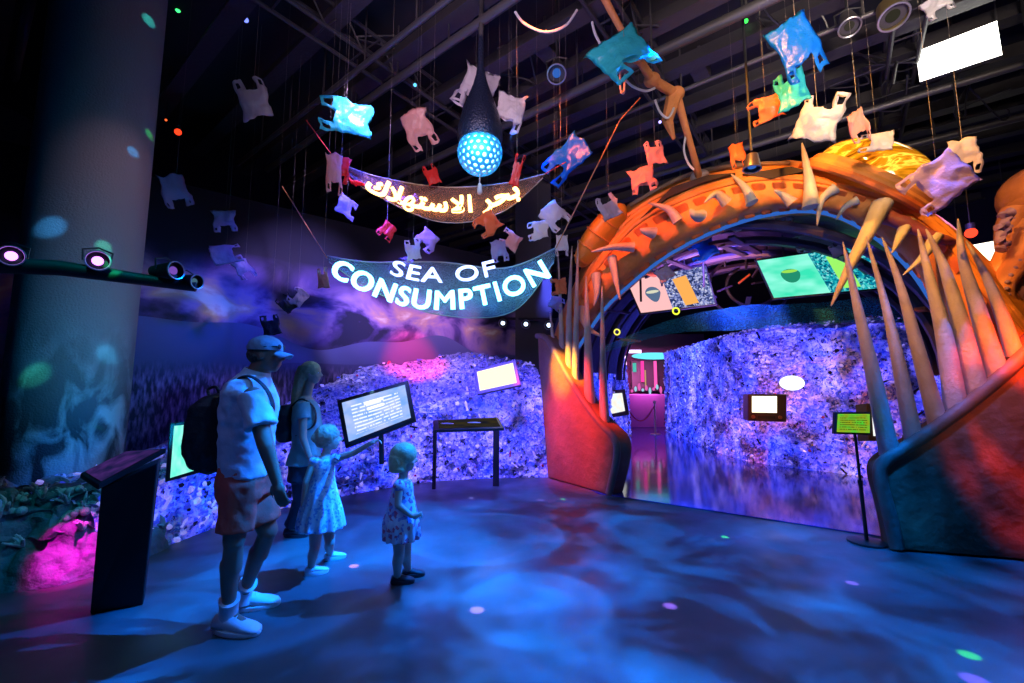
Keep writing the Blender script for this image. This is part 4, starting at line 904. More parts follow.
for k in range(46):
    b = rockf(rk.random(), rk.uniform(.1, .6)); mb = MB(); r0 = rk.uniform(.008, .02)
    if k % 3:
        for q in range(rk.randint(4, 7)):
            d = Vector((rk.uniform(-1, 1), rk.uniform(-1, .3), rk.uniform(.4, 1.3))).normalized(); L_ = rk.uniform(.05, .13); m_ = b + d * L_ * .6 + Vector((rk.uniform(-.02, .02), 0, rk.uniform(0, .02)))
            mb.tube([b, m_, b + d * L_], [r0, r0 * .7, r0 * .35], 6)
    else:
        for q in range(5): mb.ball(b + Vector((rk.uniform(-.05, .05), rk.uniform(-.04, .04), rk.uniform(0, .05))), rk.uniform(.015, .035), nu=8, nv=6)
    mb.build('coral_sprig', 'coral', rock)
# kelp-like painted relief tufts along the left part of the plastic wall top
tb = MB()
for k in range(220):
    t = rk.random(); b = G(160 + 85 * t, 545 - 28 * t) + Vector((-.14 * 1, .3, 0)) + Vector((rk.uniform(-.25, .1), rk.uniform(-.05, .45), .58 + .02 * rk.random()))
    d = Vector((rk.uniform(-.5, .5), rk.uniform(-.5, .2), 1)).normalized(); L_ = rk.uniform(.05, .12); tb.tube([b - d * .05, b + d * L_ * .6 + Vector((rk.uniform(-.02, .02), 0, 0)), b + d * L_], [.01, .008, .003], 5)
tb.build('sea_grass', 'coral', label='pale green sea grass tufts along the plastic wall behind the man', cat='sea grass', kind='stuff')

# ------------------------------------------------------------------ screens, lecterns, stands
def px_screen(name, q, Ys, label, cat, m, border=.05, thick=.05, group=None, fm='screenframe', root=None):
    """q: four pixel corners tl tr br bl; Ys: depths"""
    c = [P(u, v, y) for (u, v), y in zip(q, Ys)]; n0 = (c[1] - c[0]).cross(c[3] - c[0]); dr = ray(*q[2]); c[2] = CP + dr * ((c[0] - CP).dot(n0) / dr.dot(n0)); n = (c[1] - c[0]).cross(c[3] - c[0]).normalized()
    if n.dot(CP - c[0]) < 0: n = -n
    r = root or thing(name, tuple(sum(c, Vector()) / 4 - Vector((0, 0, .2))), label, cat, group)
    cen = sum(c, Vector()) / 4; ex_ = (c[1] - c[0]).normalized(); L_ = (c[1] - c[0]).length; H_ = (c[3] - c[0]).length
    out = []
    for p, (sx, sy) in zip(c, ((-1, -1), (1, -1), (1, 1), (-1, 1))): out.append(p + ex_ * sx * border + (c[3] - c[0]).normalized() * sy * border)
    mb = MB(); mb.rings([[p - n * thick for p in out], [p + n * .004 for p in out]]); mb.build('frame', fm, r, smooth=False, bevel=.006)
    s_ = MB().quad(c[3] + n * .008, c[2] + n * .008, c[1] + n * .008, c[0] + n * .008).build('display', m, r, smooth=False, fix=False)
    return r, c, n, s_
def inq(c, n, u, v, e=.012): return c[0].lerp(c[1], u).lerp(c[3].lerp(c[2], u), v) + n * e
blue_s = screen_mat('blue_text_screen', (.2, .42, .95), (.95, 1, 1), 1.05, 11, .12, noise_col=(.5, .6, 1))
r, c, n, d_ = px_screen('information_screen', ((342, 403), (405, 385), (411, 418), (349, 442)), (5.2, 5.35, 5.15, 5.0), 'tilted information screen with pale blue lit page on the plastic mound, girl points at it', 'screen', blue_s)
for hh, w0, w1 in ((.2, .33, .63), (.36, .36, .62)):
    MB().quad(inq(c, n, w0, hh + .05), inq(c, n, w1, hh + .05), inq(c, n, w1, hh - .03), inq(c, n, w0, hh - .03)).build('heading', emit('heading_glow', (.95, 1, 1), 1.3), d_, smooth=False, fix=False)
MB().tube([c[3].lerp(c[2], .5) - n * .03, c[3].lerp(c[2], .5) - n * .12 + Vector((0, 0, -.35))], .03, 8).build('bracket', 'pole', r)
px_screen('information_screen', ((477, 372), (513, 363), (517, 383), (480, 391)), (6.75, 6.65, 6.5, 6.6), 'small screen glowing warm white on top of the plastic mound', 'screen', emit('warm_white_screen', (1, .86, .55), 1.5))
light('POINT', 'screen_glow', tuple(P(497, 392, 6.2)), None, (1, .75, .35), 4, shadow_soft_size=.15)
px_screen('information_screen', ((174, 426), (194, 424), (196, 470), (170, 478)), (3.95, 4.05, 4.0, 3.9), 'mint green glowing screen behind the man with the backpack', 'screen', screen_mat('mint_screen', (.12, .9, .7), (.7, 1, .9), 1.1, 0, noise_col=(.35, 1, .85)), border=.03)

# info table (two legs, sloping top)
st = thing('reading_rail', tuple(G(468, 488)), 'black two-legged reading rail with a sloping picture panel before the plastic mound', 'info stand')
tl, tr, br, bl_ = P(433, 420, 5.85), P(498, 417, 5.95), P(504, 428, 5.55), P(434, 430, 5.5)
MB().rings([[p - Vector((0, 0, .035)) for p in (tl, tr, br, bl_)], [tl, tr, br, bl_]]).build('panel', 'black', st, smooth=False, bevel=.005)
sm = screen_mat('relic_panel', (.22, .17, .07), (.5, .45, .5), .16, 0, noise_col=(.05, .06, .12)); s3 = Vector((0, 0, .004))
MB().quad(*(p + s3 for p in (bl_.lerp(br, .08).lerp(tl, .12), br.lerp(bl_, .05).lerp(tr, .12), tr.lerp(br, .12).lerp(tl, .04), tl.lerp(bl_, .12).lerp(tr, .08)))).build('picture', sm, st, smooth=False)
for a_ in (.2, .6): 
    p = bl_.lerp(br, a_).lerp(tl.lerp(tr, a_), .5) + s3 * 2; MB().ball(p, (.09, .025, .012), nu=16, nv=8).build('relief', 'tooth', st)
for (u, v), w_ in (((434, 489), .05), ((496, 486), .09)):
    g_ = G(u, v); t_ = Vector((g_.x, g_.y, bl_.z - .02)); MB().box(((g_ + t_) / 2).to_tuple(), (w_, .06, t_.z)).build('leg', 'black', st, smooth=False, bevel=.004)

# leaning black lectern on the left
lec = thing('lectern', tuple(G(118, 608)), 'tall matte black lectern with a slanted top panel, left foreground by the rocks', 'lectern')
b0, b1 = G(90, 614), G(143, 605); t0, t1 = P(101, 488, 2.66), P(158, 463, 2.76); bk = Vector((-.16, .22, 0))
MB().rings([[b0, b1, b1 + bk * .5, b0 + bk * .5], [t0, t1, t1 + bk, t0 + bk]]).build('body', mat('matte_black', (.006, .006, .008), .8), lec, smooth=False, bevel=.008)
up_ = Vector((0, 0, .03)); tt = [P(98, 490, 2.62), P(166, 453, 2.8), P(126, 455, 3.05), P(80, 478, 2.95)]
MB().rings([tt, [p + up_ for p in tt]]).build('top_panel', 'black', lec, smooth=False, bevel=.004)
MB().quad(*(tt[i].lerp(sum(tt, Vector()) / 4, .12) + up_ * 1.15 for i in range(4))).build('picture', screen_mat('dim_violet_panel', (.02, .02, .12), (.2, .1, .4), .5, 0, noise_col=(.12, .04, .3)), lec, smooth=False)

# sign stand before the right jaw
ss = thing('sign_stand', tuple(G(867, 543)), 'slim black pole stand with a yellow-green lit notice, in front of the right jaw', 'sign stand')
g_ = G(867, 543); MB().tube([g_ + Vector((0, 0, .001)), g_ + Vector((0, 0, .018)), g_ + Vector((0, 0, .03))], [.15, .15, .1], 32).build('base', 'pole', ss)
pt_ = P(855, 434, g_.y); MB().tube([g_ + Vector((0, 0, .02)), g_.lerp(pt_, .55)], .016, 12).tube([g_.lerp(pt_, .55), pt_], .012, 12).tube([g_.lerp(pt_, .53), g_.lerp(pt_, .57)], .021, 12).build('pole', 'pole', ss)
gs = screen_mat('green_notice', (.42, .5, .02), (.12, .2, .01), .75, 8, .08, noise_col=(.1, .8, .05))
px_screen('notice', ((837, 414), (869, 414), (869, 433), (836, 432)), (3.98, 4.02, 4.0, 3.96), '', '', gs, border=.018, thick=.03, root=ss)

# old television in the plastic wall
YT = 6.95; tv = thing('television', tuple(P(768, 424, YT)), 'old brown box television glowing cream, set into the tall plastic wall', 'television')
tc_ = [P(748, 394, YT + .12), P(787, 394, YT - .05), P(787, 422, YT - .05), P(748, 421, YT + .12)]; nn = (tc_[1] - tc_[0]).cross(tc_[3] - tc_[0]).normalized(); nn = nn if nn.y < 0 else -nn
MB().rings([[p - nn * .4 for p in tc_], [p - nn * .02 for p in tc_], [p + (sum(tc_, Vector()) / 4 - p) * .05 + nn * .01 for p in tc_]]).build('cabinet', mat('brown_plastic', (.05, .03, .025), .4), tv, smooth=False, bevel=.012)
scr = MB(); a_ = [inq(tc_, nn, .1 + .64 * (i % 2), .08 + .6 * (i // 2)) for i in range(4)]
def tvf(a, b): p = a_[0].lerp(a_[1], a).lerp(a_[2].lerp(a_[3], a), b); return p + nn * .03 * math.sin(math.pi * a) * math.sin(math.pi * b)
scr.grid(tvf, 8, 8).build('display', emit('cream_tube', (1, .88, .6), 2.2), tv)
for u_, v_ in ((.13, .84), (.82, .84)):
    p = inq(tc_, nn, u_, v_, .0); x_, y_ = basis(nn); MB().tube([p, p + nn * .035], .028, 12).build('knob', mat('copper_knob', (.4, .18, .1), .3, .6), tv)
MB().quad(inq(tc_, nn, .25, .9), inq(tc_, nn, .7, .9), inq(tc_, nn, .7, .8), inq(tc_, nn, .25, .8)).build('speaker_grille', 'black', tv, smooth=False)
jb = P(792, 383, 7.0); o = MB().ball(jb, (.2, .09, .12), nu=24, nv=12).build('oval_lamp', emit('oval_white', (.85, .92, 1), 1.6), label='glowing white oval lamp lodged in the plastic wall above the television', cat='lamp')
# tablets
px_screen('tablet_screen', ((608, 394), (622, 393), (625, 411), (611, 414)), (10.6, 10.6, 10.5, 10.5), 'small framed tablet glowing pale on the plastic block behind the left jaw teeth', 'screen', screen_mat('pale_tablet', (.95, .85, .7), (.6, .7, .8), 1.1, 0, noise_col=(.8, .95, 1)), border=.09, thick=.1, fm=mat('bronze_frame', (.12, .06, .03), .4))
px_screen('tablet_screen', ((871, 408), (884, 408), (885, 436), (873, 436)), (5.6, 5.6, 5.55, 5.55), 'pale lit screen in a thick dark grey case, half behind the first right jaw tooth', 'screen', emit('pale_white_screen', (.95, .95, .9), 1.3), border=.06, thick=.18, fm='duct')

# hanging screens within the mouth
sk = speckle_screen('crowd_texture', [(.01, .02, .08), (.05, .08, .3), (.3, .35, .75), (.8, .8, .95)], .9, 26)
r, c, n, d_ = px_screen('hanging_screen', ((627, 281), (705, 266), (715, 304), (641, 313)), (8.2, 7.8, 7.7, 8.1), 'hanging screen showing a pink page, left of the two inside the mouth', 'screen', emit('pink_page', (.95, .5, .5), 1.1), border=.03)
MB().grid(lambda a, b: inq(c, n, .44 + .56 * a, b, .013), 1, 1).build('picture', sk, d_, smooth=False, fix=False, label='speckled blue crowd picture')
MB().quad(*[inq(c, n, u, v, .022) for u, v in ((.62, .95), (.8, .92), (.74, .15), (.56, .2))]).build('orange_card', emit('orange_card', (1, .45, .1), 1.0), d_, smooth=False, fix=False)
MB().poly([inq(c, n, .26 + .1 * math.cos(t), .5 + (.25 if math.sin(t) > 0 else .2) * math.sin(t) * (1 if math.sin(t) < 0 else abs(math.sin(t))), .02) for t in [2 * math.pi * j / 24 for j in range(24)]]).build('emblem', emit('slate_emblem', (.12, .2, .35), .8), d_, smooth=False, fix=False)
MB().poly([inq(c, n, .26 + .085 * math.cos(t), .45 + .045 * math.sin(t), .026) for t in [2 * math.pi * j / 24 for j in range(24)]]).build('emblem_band', emit('pale_band', (.8, .8, .6), .9), d_, smooth=False, fix=False)
for u_ in (.25, .75): MB().tube([inq(c, n, u_, 0, -.03), inq(c, n, u_, 0, -.03) + Vector((0, 0, 2.0))], .015, 6).build('hanger', 'pipe', r)
sk2 = speckle_screen('teal_texture', [(.0, .05, .12), (.0, .25, .4), (.02, .6, .6), (.3, .9, .85)], .9, 26)
r, c, n, d_ = px_screen('hanging_screen', ((757, 261), (874, 244), (880, 288), (774, 298)), (7.0, 6.2, 6.1, 6.9), 'large hanging screen showing a mint green page, right of the two inside the mouth', 'screen', screen_mat('mint_page', (.04, .75, .45), (1, 1, 1), 1.1, 0, noise_col=(.3, .95, .75)), border=.03)
MB().grid(lambda a, b: inq(c, n, (.46 + .1 * b) + (1 - .46 - .1 * b) * a, b, .013), 1, 1).build('picture', sk2, d_, smooth=False, fix=False, label='speckled teal picture')
MB().quad(*[inq(c, n, u, v, .022) for u, v in ((.69, .93), (.84, .93), (.74, .1), (.6, .15))]).build('green_card', emit('lime_card', (.35, .95, .15), 1.0), d_, smooth=False, fix=False)
MB().poly([inq(c, n, .25 + .09 * math.cos(t), .45 + (.22 * math.sin(t) if math.sin(t) > 0 else .13 * math.sin(t)), .02) for t in [2 * math.pi * j / 24 for j in range(24)]]).build('emblem', emit('green_emblem', (.02, .35, .2), .8), d_, smooth=False, fix=False)
MB().poly([inq(c, n, .25 + .075 * math.cos(t), .38 + .04 * math.sin(t), .026) for t in [2 * math.pi * j / 24 for j in range(24)]]).build('emblem_band', emit('lime_band', (.4, .9, .1), .9), d_, smooth=False, fix=False)
for u_ in (.25, .75): MB().tube([inq(c, n, u_, 0, -.03), inq(c, n, u_, 0, -.03) + Vector((0, 0, 1.6))], .015, 6).build('hanger', 'pipe', r)
# translucent net drape above the plastic wall
a = catmull([P(604, 346, 7.2), P(670, 320, 7.6), P(740, 306, 7.4), (P(800, 304, 7.0)), P(900, 298, 6.2), P(950, 330, 5.9)], 8); b = catmull([P(606, 352, 7.2), P(670, 334, 7.6), P(740, 330, 7.4), P(800, 326, 7.0), P(900, 322, 6.2), P(950, 350, 5.9)], 8); n_ = len(a) - 1
MB().grid(lambda s, t: a[round(s * n_)].lerp(b[round(s * n_)], t) + Vector((0, .05 * math.sin(s * 40), 0)), n_, 6).build('net_drape', netting('teal_netting', (.05, .4, .5), .4, 40, .15), label='sagging teal translucent net drape across the top of the tall plastic wall', cat='net')

# ------------------------------------------------------------------ far end of the walk
MB().box((5.0, 17.4, 1.8), (5.6, .1, 3.6)).build('wall_far', mat('dark_plum_wall', (.1, .03, .09), .6), smooth=False, kind='structure')
dc = thing('display_alcove', tuple(P(655, 415, 16.5) * 1.0), 'far bright alcove with pink and cyan lit panels beyond the glossy walk', 'display')
YF = 16.6
def fq(u0, v0, u1, v1, y=YF): 
    a, b = P(u0, v0, y), P(u1, v1, y); return ((a.x + b.x) / 2, y, (a.z + b.z) / 2), (abs(b.x - a.x), .12, abs(a.z - b.z))
for nm, q, m in (('light_strip', (622, 356, 627, 392), emit('pink_white_strip', (1, .7, 1), 2.4)), ('light_strip', (629, 350, 641, 353), emit('violet_white_strip', (.75, .6, 1), 2.5)), ('light_strip', (668, 351, 683, 354), emit('violet_white_strip2', (.7, .65, 1), 2.5)),
                 ('panel', (631, 361, 665, 391), 'black'), ('lit_panel', (641, 361, 644, 382), emit('magenta_panel', (1, .05, .4), 1.2)), ('lit_panel', (654, 361, 657, 388), emit('magenta_panel2', (1, .1, .45), 1.3)), ('lit_panel', (633, 363, 636, 372), emit('teal_panel', (.1, .7, .6), .8)), ('lit_panel', (645, 370, 646, 390), emit('gold_panel', (.7, .5, .2), .8))):
    c_, s_ = fq(*q, y=YF if nm == 'panel' else YF - .15); MB().box(c_, s_).build(nm, m, dc, smooth=False)
MB().ball(P(654, 356, YF - .5), (.85, .35, .13), nu=24, nv=8).build('cloud_lamp', emit('cyan_cloud', (.15, .8, .95), 1.2), dc)
c_, s_ = fq(620, 394, 668, 416, 15.8); tz = c_[2] + s_[2] / 2; MB().box((c_[0], 15.8, tz / 2), (s_[0], .4, tz)).build('counter', mat('violet_counter', (.3, .15, .4), .4), dc, smooth=False, bevel=.03)
for k in range(9):
    p = P(632 + k * 3.6, 391 - (k * 37 % 5), YF - .6); MB().ball(p, (.05, .05, .06 + .04 * (k % 3)), nu=10, nv=8).build('exhibit', emit('exhibit_glow%d' % (k % 2), ((1, .15, .6), (.4, .8, 1))[k % 2], .8), dc)
area('alcove_glow', tuple(P(645, 372, 15.2)), tuple(P(645, 385, 16.6)), (1, .2, .7), 60, .8, .3, 140)
posts = []
for k, (u, v, Y) in enumerate(((655, 417, 13.4), (626, 420, 13.0))):
    g_ = G(u, v); g_ = Vector((P(u, v, Y).x, Y, 0)); s_ = thing('rope_post', tuple(g_), ('brass rope post at the right end of the red rope, before the far alcove', 'brass rope post at the left end of the red rope, before the far alcove')[k], 'rope post', 'rope posts'); br_ = mat('brass_post', (.6, .35, .15), .3, .8)
    MB().tube([g_ + Vector((0, 0, .001)), g_ + Vector((0, 0, .03)), g_ + Vector((0, 0, .05)), ], [.17, .16, .04], 20).build('base', br_, s_); MB().tube([g_ + Vector((0, 0, .04)), g_ + Vector((0, 0, .95))], .028, 12).build('pole', br_, s_); MB().ball(g_ + Vector((0, 0, .98)), .05, nu=12, nv=8).build('finial', br_, s_); posts.append(g_)
MB().tube([posts[0].lerp(posts[1], t) + Vector((0, 0, .88 - .45 * math.sin(math.pi * t))) for t in [i / 14 for i in range(15)]], .022, 8).build('barrier_rope', mat('red_rope', (.45, .03, .05), .8), label='red barrier rope sagging between the two brass posts', cat='rope')

# ------------------------------------------------------------------ people
def remeshed(mb, name, m, parent, vox, smooth=4, disp=0, dscale=8, label=None):
    me = mb.mesh(name, Vector(parent['_o'])); 
    bm = bmesh.new(); bm.from_mesh(me); bmesh.ops.recalc_face_normals(bm, faces=bm.faces); bm.to_mesh(me); bm.free()
    tmp = bpy.data.objects.new('tmp', me); COL.objects.link(tmp)
    r = tmp.modifiers.new('r', 'REMESH'); r.mode = 'VOXEL'; r.voxel_size = vox; r.use_smooth_shade = True
    s = tmp.modifiers.new('s', 'SMOOTH'); s.iterations = smooth; s.factor = .5
    dg = bpy.context.evaluated_depsgraph_get(); out = bpy.data.meshes.new_from_object(tmp.evaluated_get(dg)); bpy.data.objects.remove(tmp); bpy.data.meshes.remove(me)
    if disp:
        out.calc_loop_triangles() if False else None
        ns = [v.normal.copy() for v in out.vertices]
        for v, n in zip(out.vertices, ns):
            p = v.co; v.co = p + n * disp * (noise.noise(Vector((p.x * dscale, p.y * dscale, p.z * dscale * .45))) + .5 * noise.noise(p * dscale * 2.2))
    out.polygons.foreach_set('use_smooth', [True] * len(out.polygons)); out.materials.clear(); out.materials.append(m if not isinstance(m, str) else M[m])
    o = bpy.data.objects.new(name, out); COL.objects.link(o); o['_o'] = parent['_o']; o.parent = parent
    if label: o['label'] = label
    return o
def ering(c, rx, ry, d=Vector((0, 0, 1)), fx=Vector((1, 0, 0)), n=24, sq=2.3):
    """elliptical ring: rx along the facing direction, ry across"""
    fy = d.cross(fx).normalized(); fx = fy.cross(d).normalized(); out = []
    for j in range(n):
        t = 2 * math.pi * j / n; ct, st_ = math.cos(t), math.sin(t)
        out.append(c + fx * rx * abs(ct) ** (2 / sq) * (1 if ct > 0 else -1) + fy * ry * abs(st_) ** (2 / sq) * (1 if st_ > 0 else -1))
    return out
def hand(mb, w, d, palm_n, size, curl=.4, point=False):
    """palm, four fingers and a thumb from the wrist w along d; size: hand length"""
    d = d.normalized(); s = (palm_n - d * palm_n.dot(d)).normalized(); t = d.cross(s)       # s: palm faces, t: across the knuckles
    pl = size * .5; m = Matrix((d, t, s)).transposed()
    mb.ball(w + d * pl * .52, (pl * .62, size * .23, size * .1), m, 16, 10); mb.limb(w - d * size * .1, w + d * pl * .5, size * .14, size * .16)
    for k, (o_, L_) in enumerate(((-.17, .42), (-.06, .48), (.06, .46), (.17, .37))):
        a = w + d * pl * .88 + t * size * o_; cu = curl * (1 + .15 * k)
        if point and k == 0: cu = .02
        elif point: cu = 1.15
        dd = d; p = a; rr = size * .055
        for seg in range(3):
            ang = cu * (.5 if seg == 0 else 1); dd = (dd * math.cos(ang) + s * math.sin(ang)).normalized(); s_ = s
            q = p + dd * size * L_ * (.42, .33, .25)[seg]; mb.limb(p, q, rr, rr * .88, 8); p = q; rr *= .9
    a = w + d * pl * .25 - t * size * .2; q = a + (d * .6 - t * .5 + s * .35).normalized() * size * .2; mb.limb(a, q, size * .07, size * .058, 8); mb.limb(q, q + (d * .95 - t * .05 + s * .25).normalized() * size * .18, size * .056, size * .045, 8)
def head(mb, c, h, fx, tilt=0):
    """face looks along fx; h: head height; c: centre at eye level"""
    fx = fx.normalized(); up = Vector((0, 0, 1)); side = up.cross(fx).normalized(); fx = (fx * math.cos(tilt) + up * math.sin(tilt)).normalized(); up = fx.cross(side).normalized()
    if up.z < 0: up = -up
    m = Matrix((fx, side, up)).transposed(); g = lambda x, y, z: c + fx * x * h + side * y * h + up * z * h
    mb.ball(g(-.06, 0, .1), (h * .42, h * .34, h * .38), m, 28, 18)             # skull
    mb.ball(g(.1, 0, -.12), (h * .27, h * .27, h * .33), m, 24, 16)              # face
    mb.ball(g(.2, 0, -.36), (h * .12, h * .14, h * .1), m, 16, 10)               # chin
    mb.limb(g(-.02, .18, -.24), g(.18, .06, -.38), h * .09, h * .08, 12); mb.limb(g(-.02, -.18, -.24), g(.18, -.06, -.38), h * .09, h * .08, 12)   # jaw line
    mb.limb(g(.36, 0, .02), g(.45, 0, -.11), h * .035, h * .05, 10); mb.limb(g(.37, .05, -.13), g(.37, -.05, -.13), h * .04, h * .04, 10)           # nose
    mb.limb(g(.335, .1, -.235), g(.335, -.1, -.235), h * .032, h * .032, 10); mb.limb(g(.325, .08, -.275), g(.325, -.08, -.275), h * .035, h * .035, 10)   # lips
    mb.limb(g(.31, .13, .07), g(.33, .04, .075), h * .03, h * .03, 8); mb.limb(g(.31, -.13, .07), g(.33, -.04, .075), h * .03, h * .03, 8)         # brows
    for sy in (-1, 1):
        mb.ball(g(-.02, .335 * sy, -.06), (h * .07, h * .03, h * .1), m, 12, 8); mb.ball(g(.24, .16 * sy, -.13), (h * .1, h * .08, h * .08), m, 12, 8)  # ear, cheek
    return g, m
def eyes(g, m, h, par):
    for sy in (-1, 1):
        MB().ball(g(.305, .12 * sy, .005), (h * .05, h * .055, h * .035), m, 14, 10).build('eye', M['eyewhite'], par); MB().ball(g(.338, .12 * sy, .005), (h * .022, h * .026, h * .026), m, 10, 8).build('iris', 'black', par)
M['eyewhite'] = mat('eye_white', (.7, .7, .7), .3)
M['skin'] = mat('skin', (.27, .15, .1), .5, var=.1, vscale=9); M['skin2'] = mat('light_skin', (.55, .36, .28), .5, var=.1)
M['blond'] = mat('blond_hair', (.5, .42, .22), .45, bump=.25, bscale=60, var=.3, vscale=30); M['brownhair'] = mat('brown_hair', (.1, .06, .04), .5, bump=.8, bscale=60, var=.3); M['fairhair'] = mat('fair_hair', (.38, .3, .2), .5, bump=.25, bscale=60, var=.3, vscale=30)
M['shirt'] = mat('white_linen', (.62, .62, .68), .8, bump=.4, bscale=14); M['shorts'] = mat('rust_cotton', (.75, .11, .07), .85, bump=.4, bscale=14); M['teal'] = mat('teal_cotton', (.2, .42, .45), .85, bump=.3)
M['dark'] = mat('dark_cotton', (.02, .025, .05), .85, bump=.3); M['pack'] = mat('black_nylon', (.012, .012, .016), .55, bump=.5, bscale=20); M['shoe'] = mat('white_shoe', (.65, .65, .7), .5, bump=.2); M['sole'] = mat('pale_sole', (.75, .75, .78), .6)
M['cap'] = mat('grey_cap', (.25, .32, .38), .8, bump=.3, bscale=30); M['sandal'] = mat('dark_sandal', (.05, .03, .04), .6)
def print_mat(name, base, spots, scale):
    m = bpy.data.materials.new(name); m.use_nodes = True; N = m.node_tree.nodes; L = m.node_tree.links; b = N['Principled BSDF']; b.inputs['Roughness'].default_value = .85
    tc = N.new('ShaderNodeTexCoord'); v = N.new('ShaderNodeTexVoronoi'); v.inputs['Scale'].default_value = scale; L.new(tc.outputs['Object'], v.inputs['Vector']); sp = N.new('ShaderNodeSeparateColor'); L.new(v.outputs['Color'], sp.inputs[0])
    r = ramp(N, [(0, base), (.5, base), (.55, spots[0]), (.7, base), (.8, spots[1]), (1, base)]); r.color_ramp.interpolation = 'CONSTANT'; L.new(sp.outputs[0], r.inputs[0]); L.new(r.outputs[0], b.inputs['Base Color']); return m
M['dress1'] = print_mat('pale_print_dress', (.5, .62, .8), ((.75, .8, .9), (.2, .35, .7)), 60); M['dress2'] = print_mat('floral_dress', (.55, .6, .75), ((.5, .12, .25), (.2, .25, .6)), 45)

def shoe(par, heel, toe, w, m='shoe', name='shoe', lift=0.0, L_=None):
    """heel and toe on the ground"""
    d = (toe - heel); L_ = d.length; d.normalize(); s = d.cross(Vector((0, 0, 1))).normalized(); up = Vector((0, 0, 1)); mb = MB(); rs = []
    for t, h0, ww in ((0, .055, .55), (.04, .085, .8), (.2, .1, .92), (.4, .09, .85), (.6, .065, .95), (.8, .05, 1), (.94, .035, .8), (1, .02, .4)):
        c = heel + d * L_ * t; hh = h0 * L_ / .28; rs.append([c + s * w * .5 * ww * math.cos(a) + up * (hh * .5 + hh * .5 * math.sin(a) + .014) for a in [2 * math.pi * j / 16 for j in range(16)]])
    mb.rings(rs); o = mb.build(name, m, par)
    mb = MB(); rs = []
    for z, k in ((.0, .96), (.012, 1.02), (.026, 1.0)):
        rs.append([heel + d * (L_ * (.5 + .51 * k * math.cos(a))) + s * w * .53 * k * math.sin(a) * (1 + .1 * math.cos(a)) + up * (z + .001) for a in [2 * math.pi * j / 20 for j in range(20)]])
    mb.rings(rs); mb.build('sole', M['sole'] if m == 'shoe' else m, o)
    if m == 'shoe':
        for q in (.34, .42, .5): 
            c = heel + d * L_ * q + up * (.1 * L_ / .28 * (1 - .5 * (q - .3)) - .004); MB().tube([c - s * w * .2, c + up * .006, c + s * w * .2], .004, 6).build('lace', 'sole', o)
X, Yd, Z = Vector((1, 0, 0)), Vector((0, 1, 0)), Vector((0, 0, 1))
# ---- man with cap and backpack
YM = 2.62
man = thing('person', tuple(G(235, 622)), 'man in a cap, pale shirt and rust shorts with a black backpack, striding right', 'person')
J = lambda u, v, dy=0: P(u, v, YM + dy)
hc = J(267, 355); fx = Vector((1, .12, -.02)).normalized()
body = MB(); g, hm = head(body, hc, .225, fx)
body.limb(J(253, 381), J(262, 366), .062, .06)
tor = [(246, 490, .115, .165), (247, 470, .12, .165), (249, 448, .115, .15), (250, 425, .125, .165), (250, 405, .125, .185), (250, 390, .1, .19), (251, 381, .065, .11)]
body.rings([ering(J(u, v), a, b, Z, fx) for u, v, a, b in tor])
sh, el, wr = J(253, 396, -.2), J(266, 446, -.24), J(277, 482, -.2)
body.limb(sh, el, .053, .043); body.limb(el, wr, .043, .028); hand(body, wr, (J(281, 500, -.2) - wr), Vector((.1, 1, 0)), .17, .35)
sh2, el2, wr2 = J(252, 396, .2), J(258, 448, .25), J(268, 484, .2)
body.limb(sh2, el2, .053, .043); body.limb(el2, wr2, .043, .028); hand(body, wr2, J(273, 500, .2) - wr2, Vector((.1, -1, 0)), .17, .35)
hn, kn, an = J(241, 484, -.09), J(234, 541, -.1), J(224, 602, -.12); hf, kf, af = J(251, 484, .09), J(268, 531, .1), J(240, 592, .14)
hl = G(217, 632); tl_ = G(256, 635); hl2, tl2 = G(233, 611), G(262, 607)
an = Vector((hl.x + .06, hl.y, .09)); af = Vector((hl2.x + .06, hl2.y, .09))
for a, b, c in ((hn, kn, an), (hf, kf, af)):
    body.limb(a, b, .088, .056); body.limb(b, b.lerp(c, .35), .05, .052); body.limb(b.lerp(c, .3) - X * .012, c, .053, .031)
body.limb(an, an.lerp(tl_, .5) + Z * .01, .036, .03); body.limb(af, af.lerp(tl2, .5) + Z * .01, .036, .03)
ob = remeshed(body, 'body', 'skin', man, .0085, 3); eyes(g, hm, .225, man)
sb = MB(); tor2 = [(248, 474, .142, .19), (248, 455, .132, .175), (249, 430, .136, .18), (250, 408, .145, .205), (250, 392, .13, .215), (250, 382, .11, .17), (255, 374, .078, .085)]
sb.rings([ering(J(u, v), a, b, Z, fx) for u, v, a, b in tor2])
for a, b in ((sh, el), (sh2, el2)): sb.tube([a + Z * .0 - (b - a) * .05, a.lerp(b, .25), a.lerp(b, .62)], [.074, .073, .076], 18)
remeshed(sb, 'shirt', 'shirt', man, .011, 3, .018, 9)
MB().rings([ering(J(255, 376), .07, .075, (Z + X * .3).normalized(), fx), ering(J(258, 370), .07, .075, (Z + X * .3).normalized(), fx), ering(J(255, 377), .083, .085, (Z + X * .3).normalized(), fx)], cap=False).build('collar', 'shirt', man)
so_ = MB(); so_.rings([ering(J(u, v), a, b, Z, fx) for u, v, a, b in ((247, 462, .135, .18), (246, 480, .14, .19), (246, 495, .135, .19))])
for a, b in ((hn, kn), (hf, kf)): so_.tube([a - (b - a) * .05, a.lerp(b, .4), a.lerp(b, .84)], [.108, .1, .095], 20)
remeshed(so_, 'shorts', 'shorts', man, .012, 3, .014, 8)
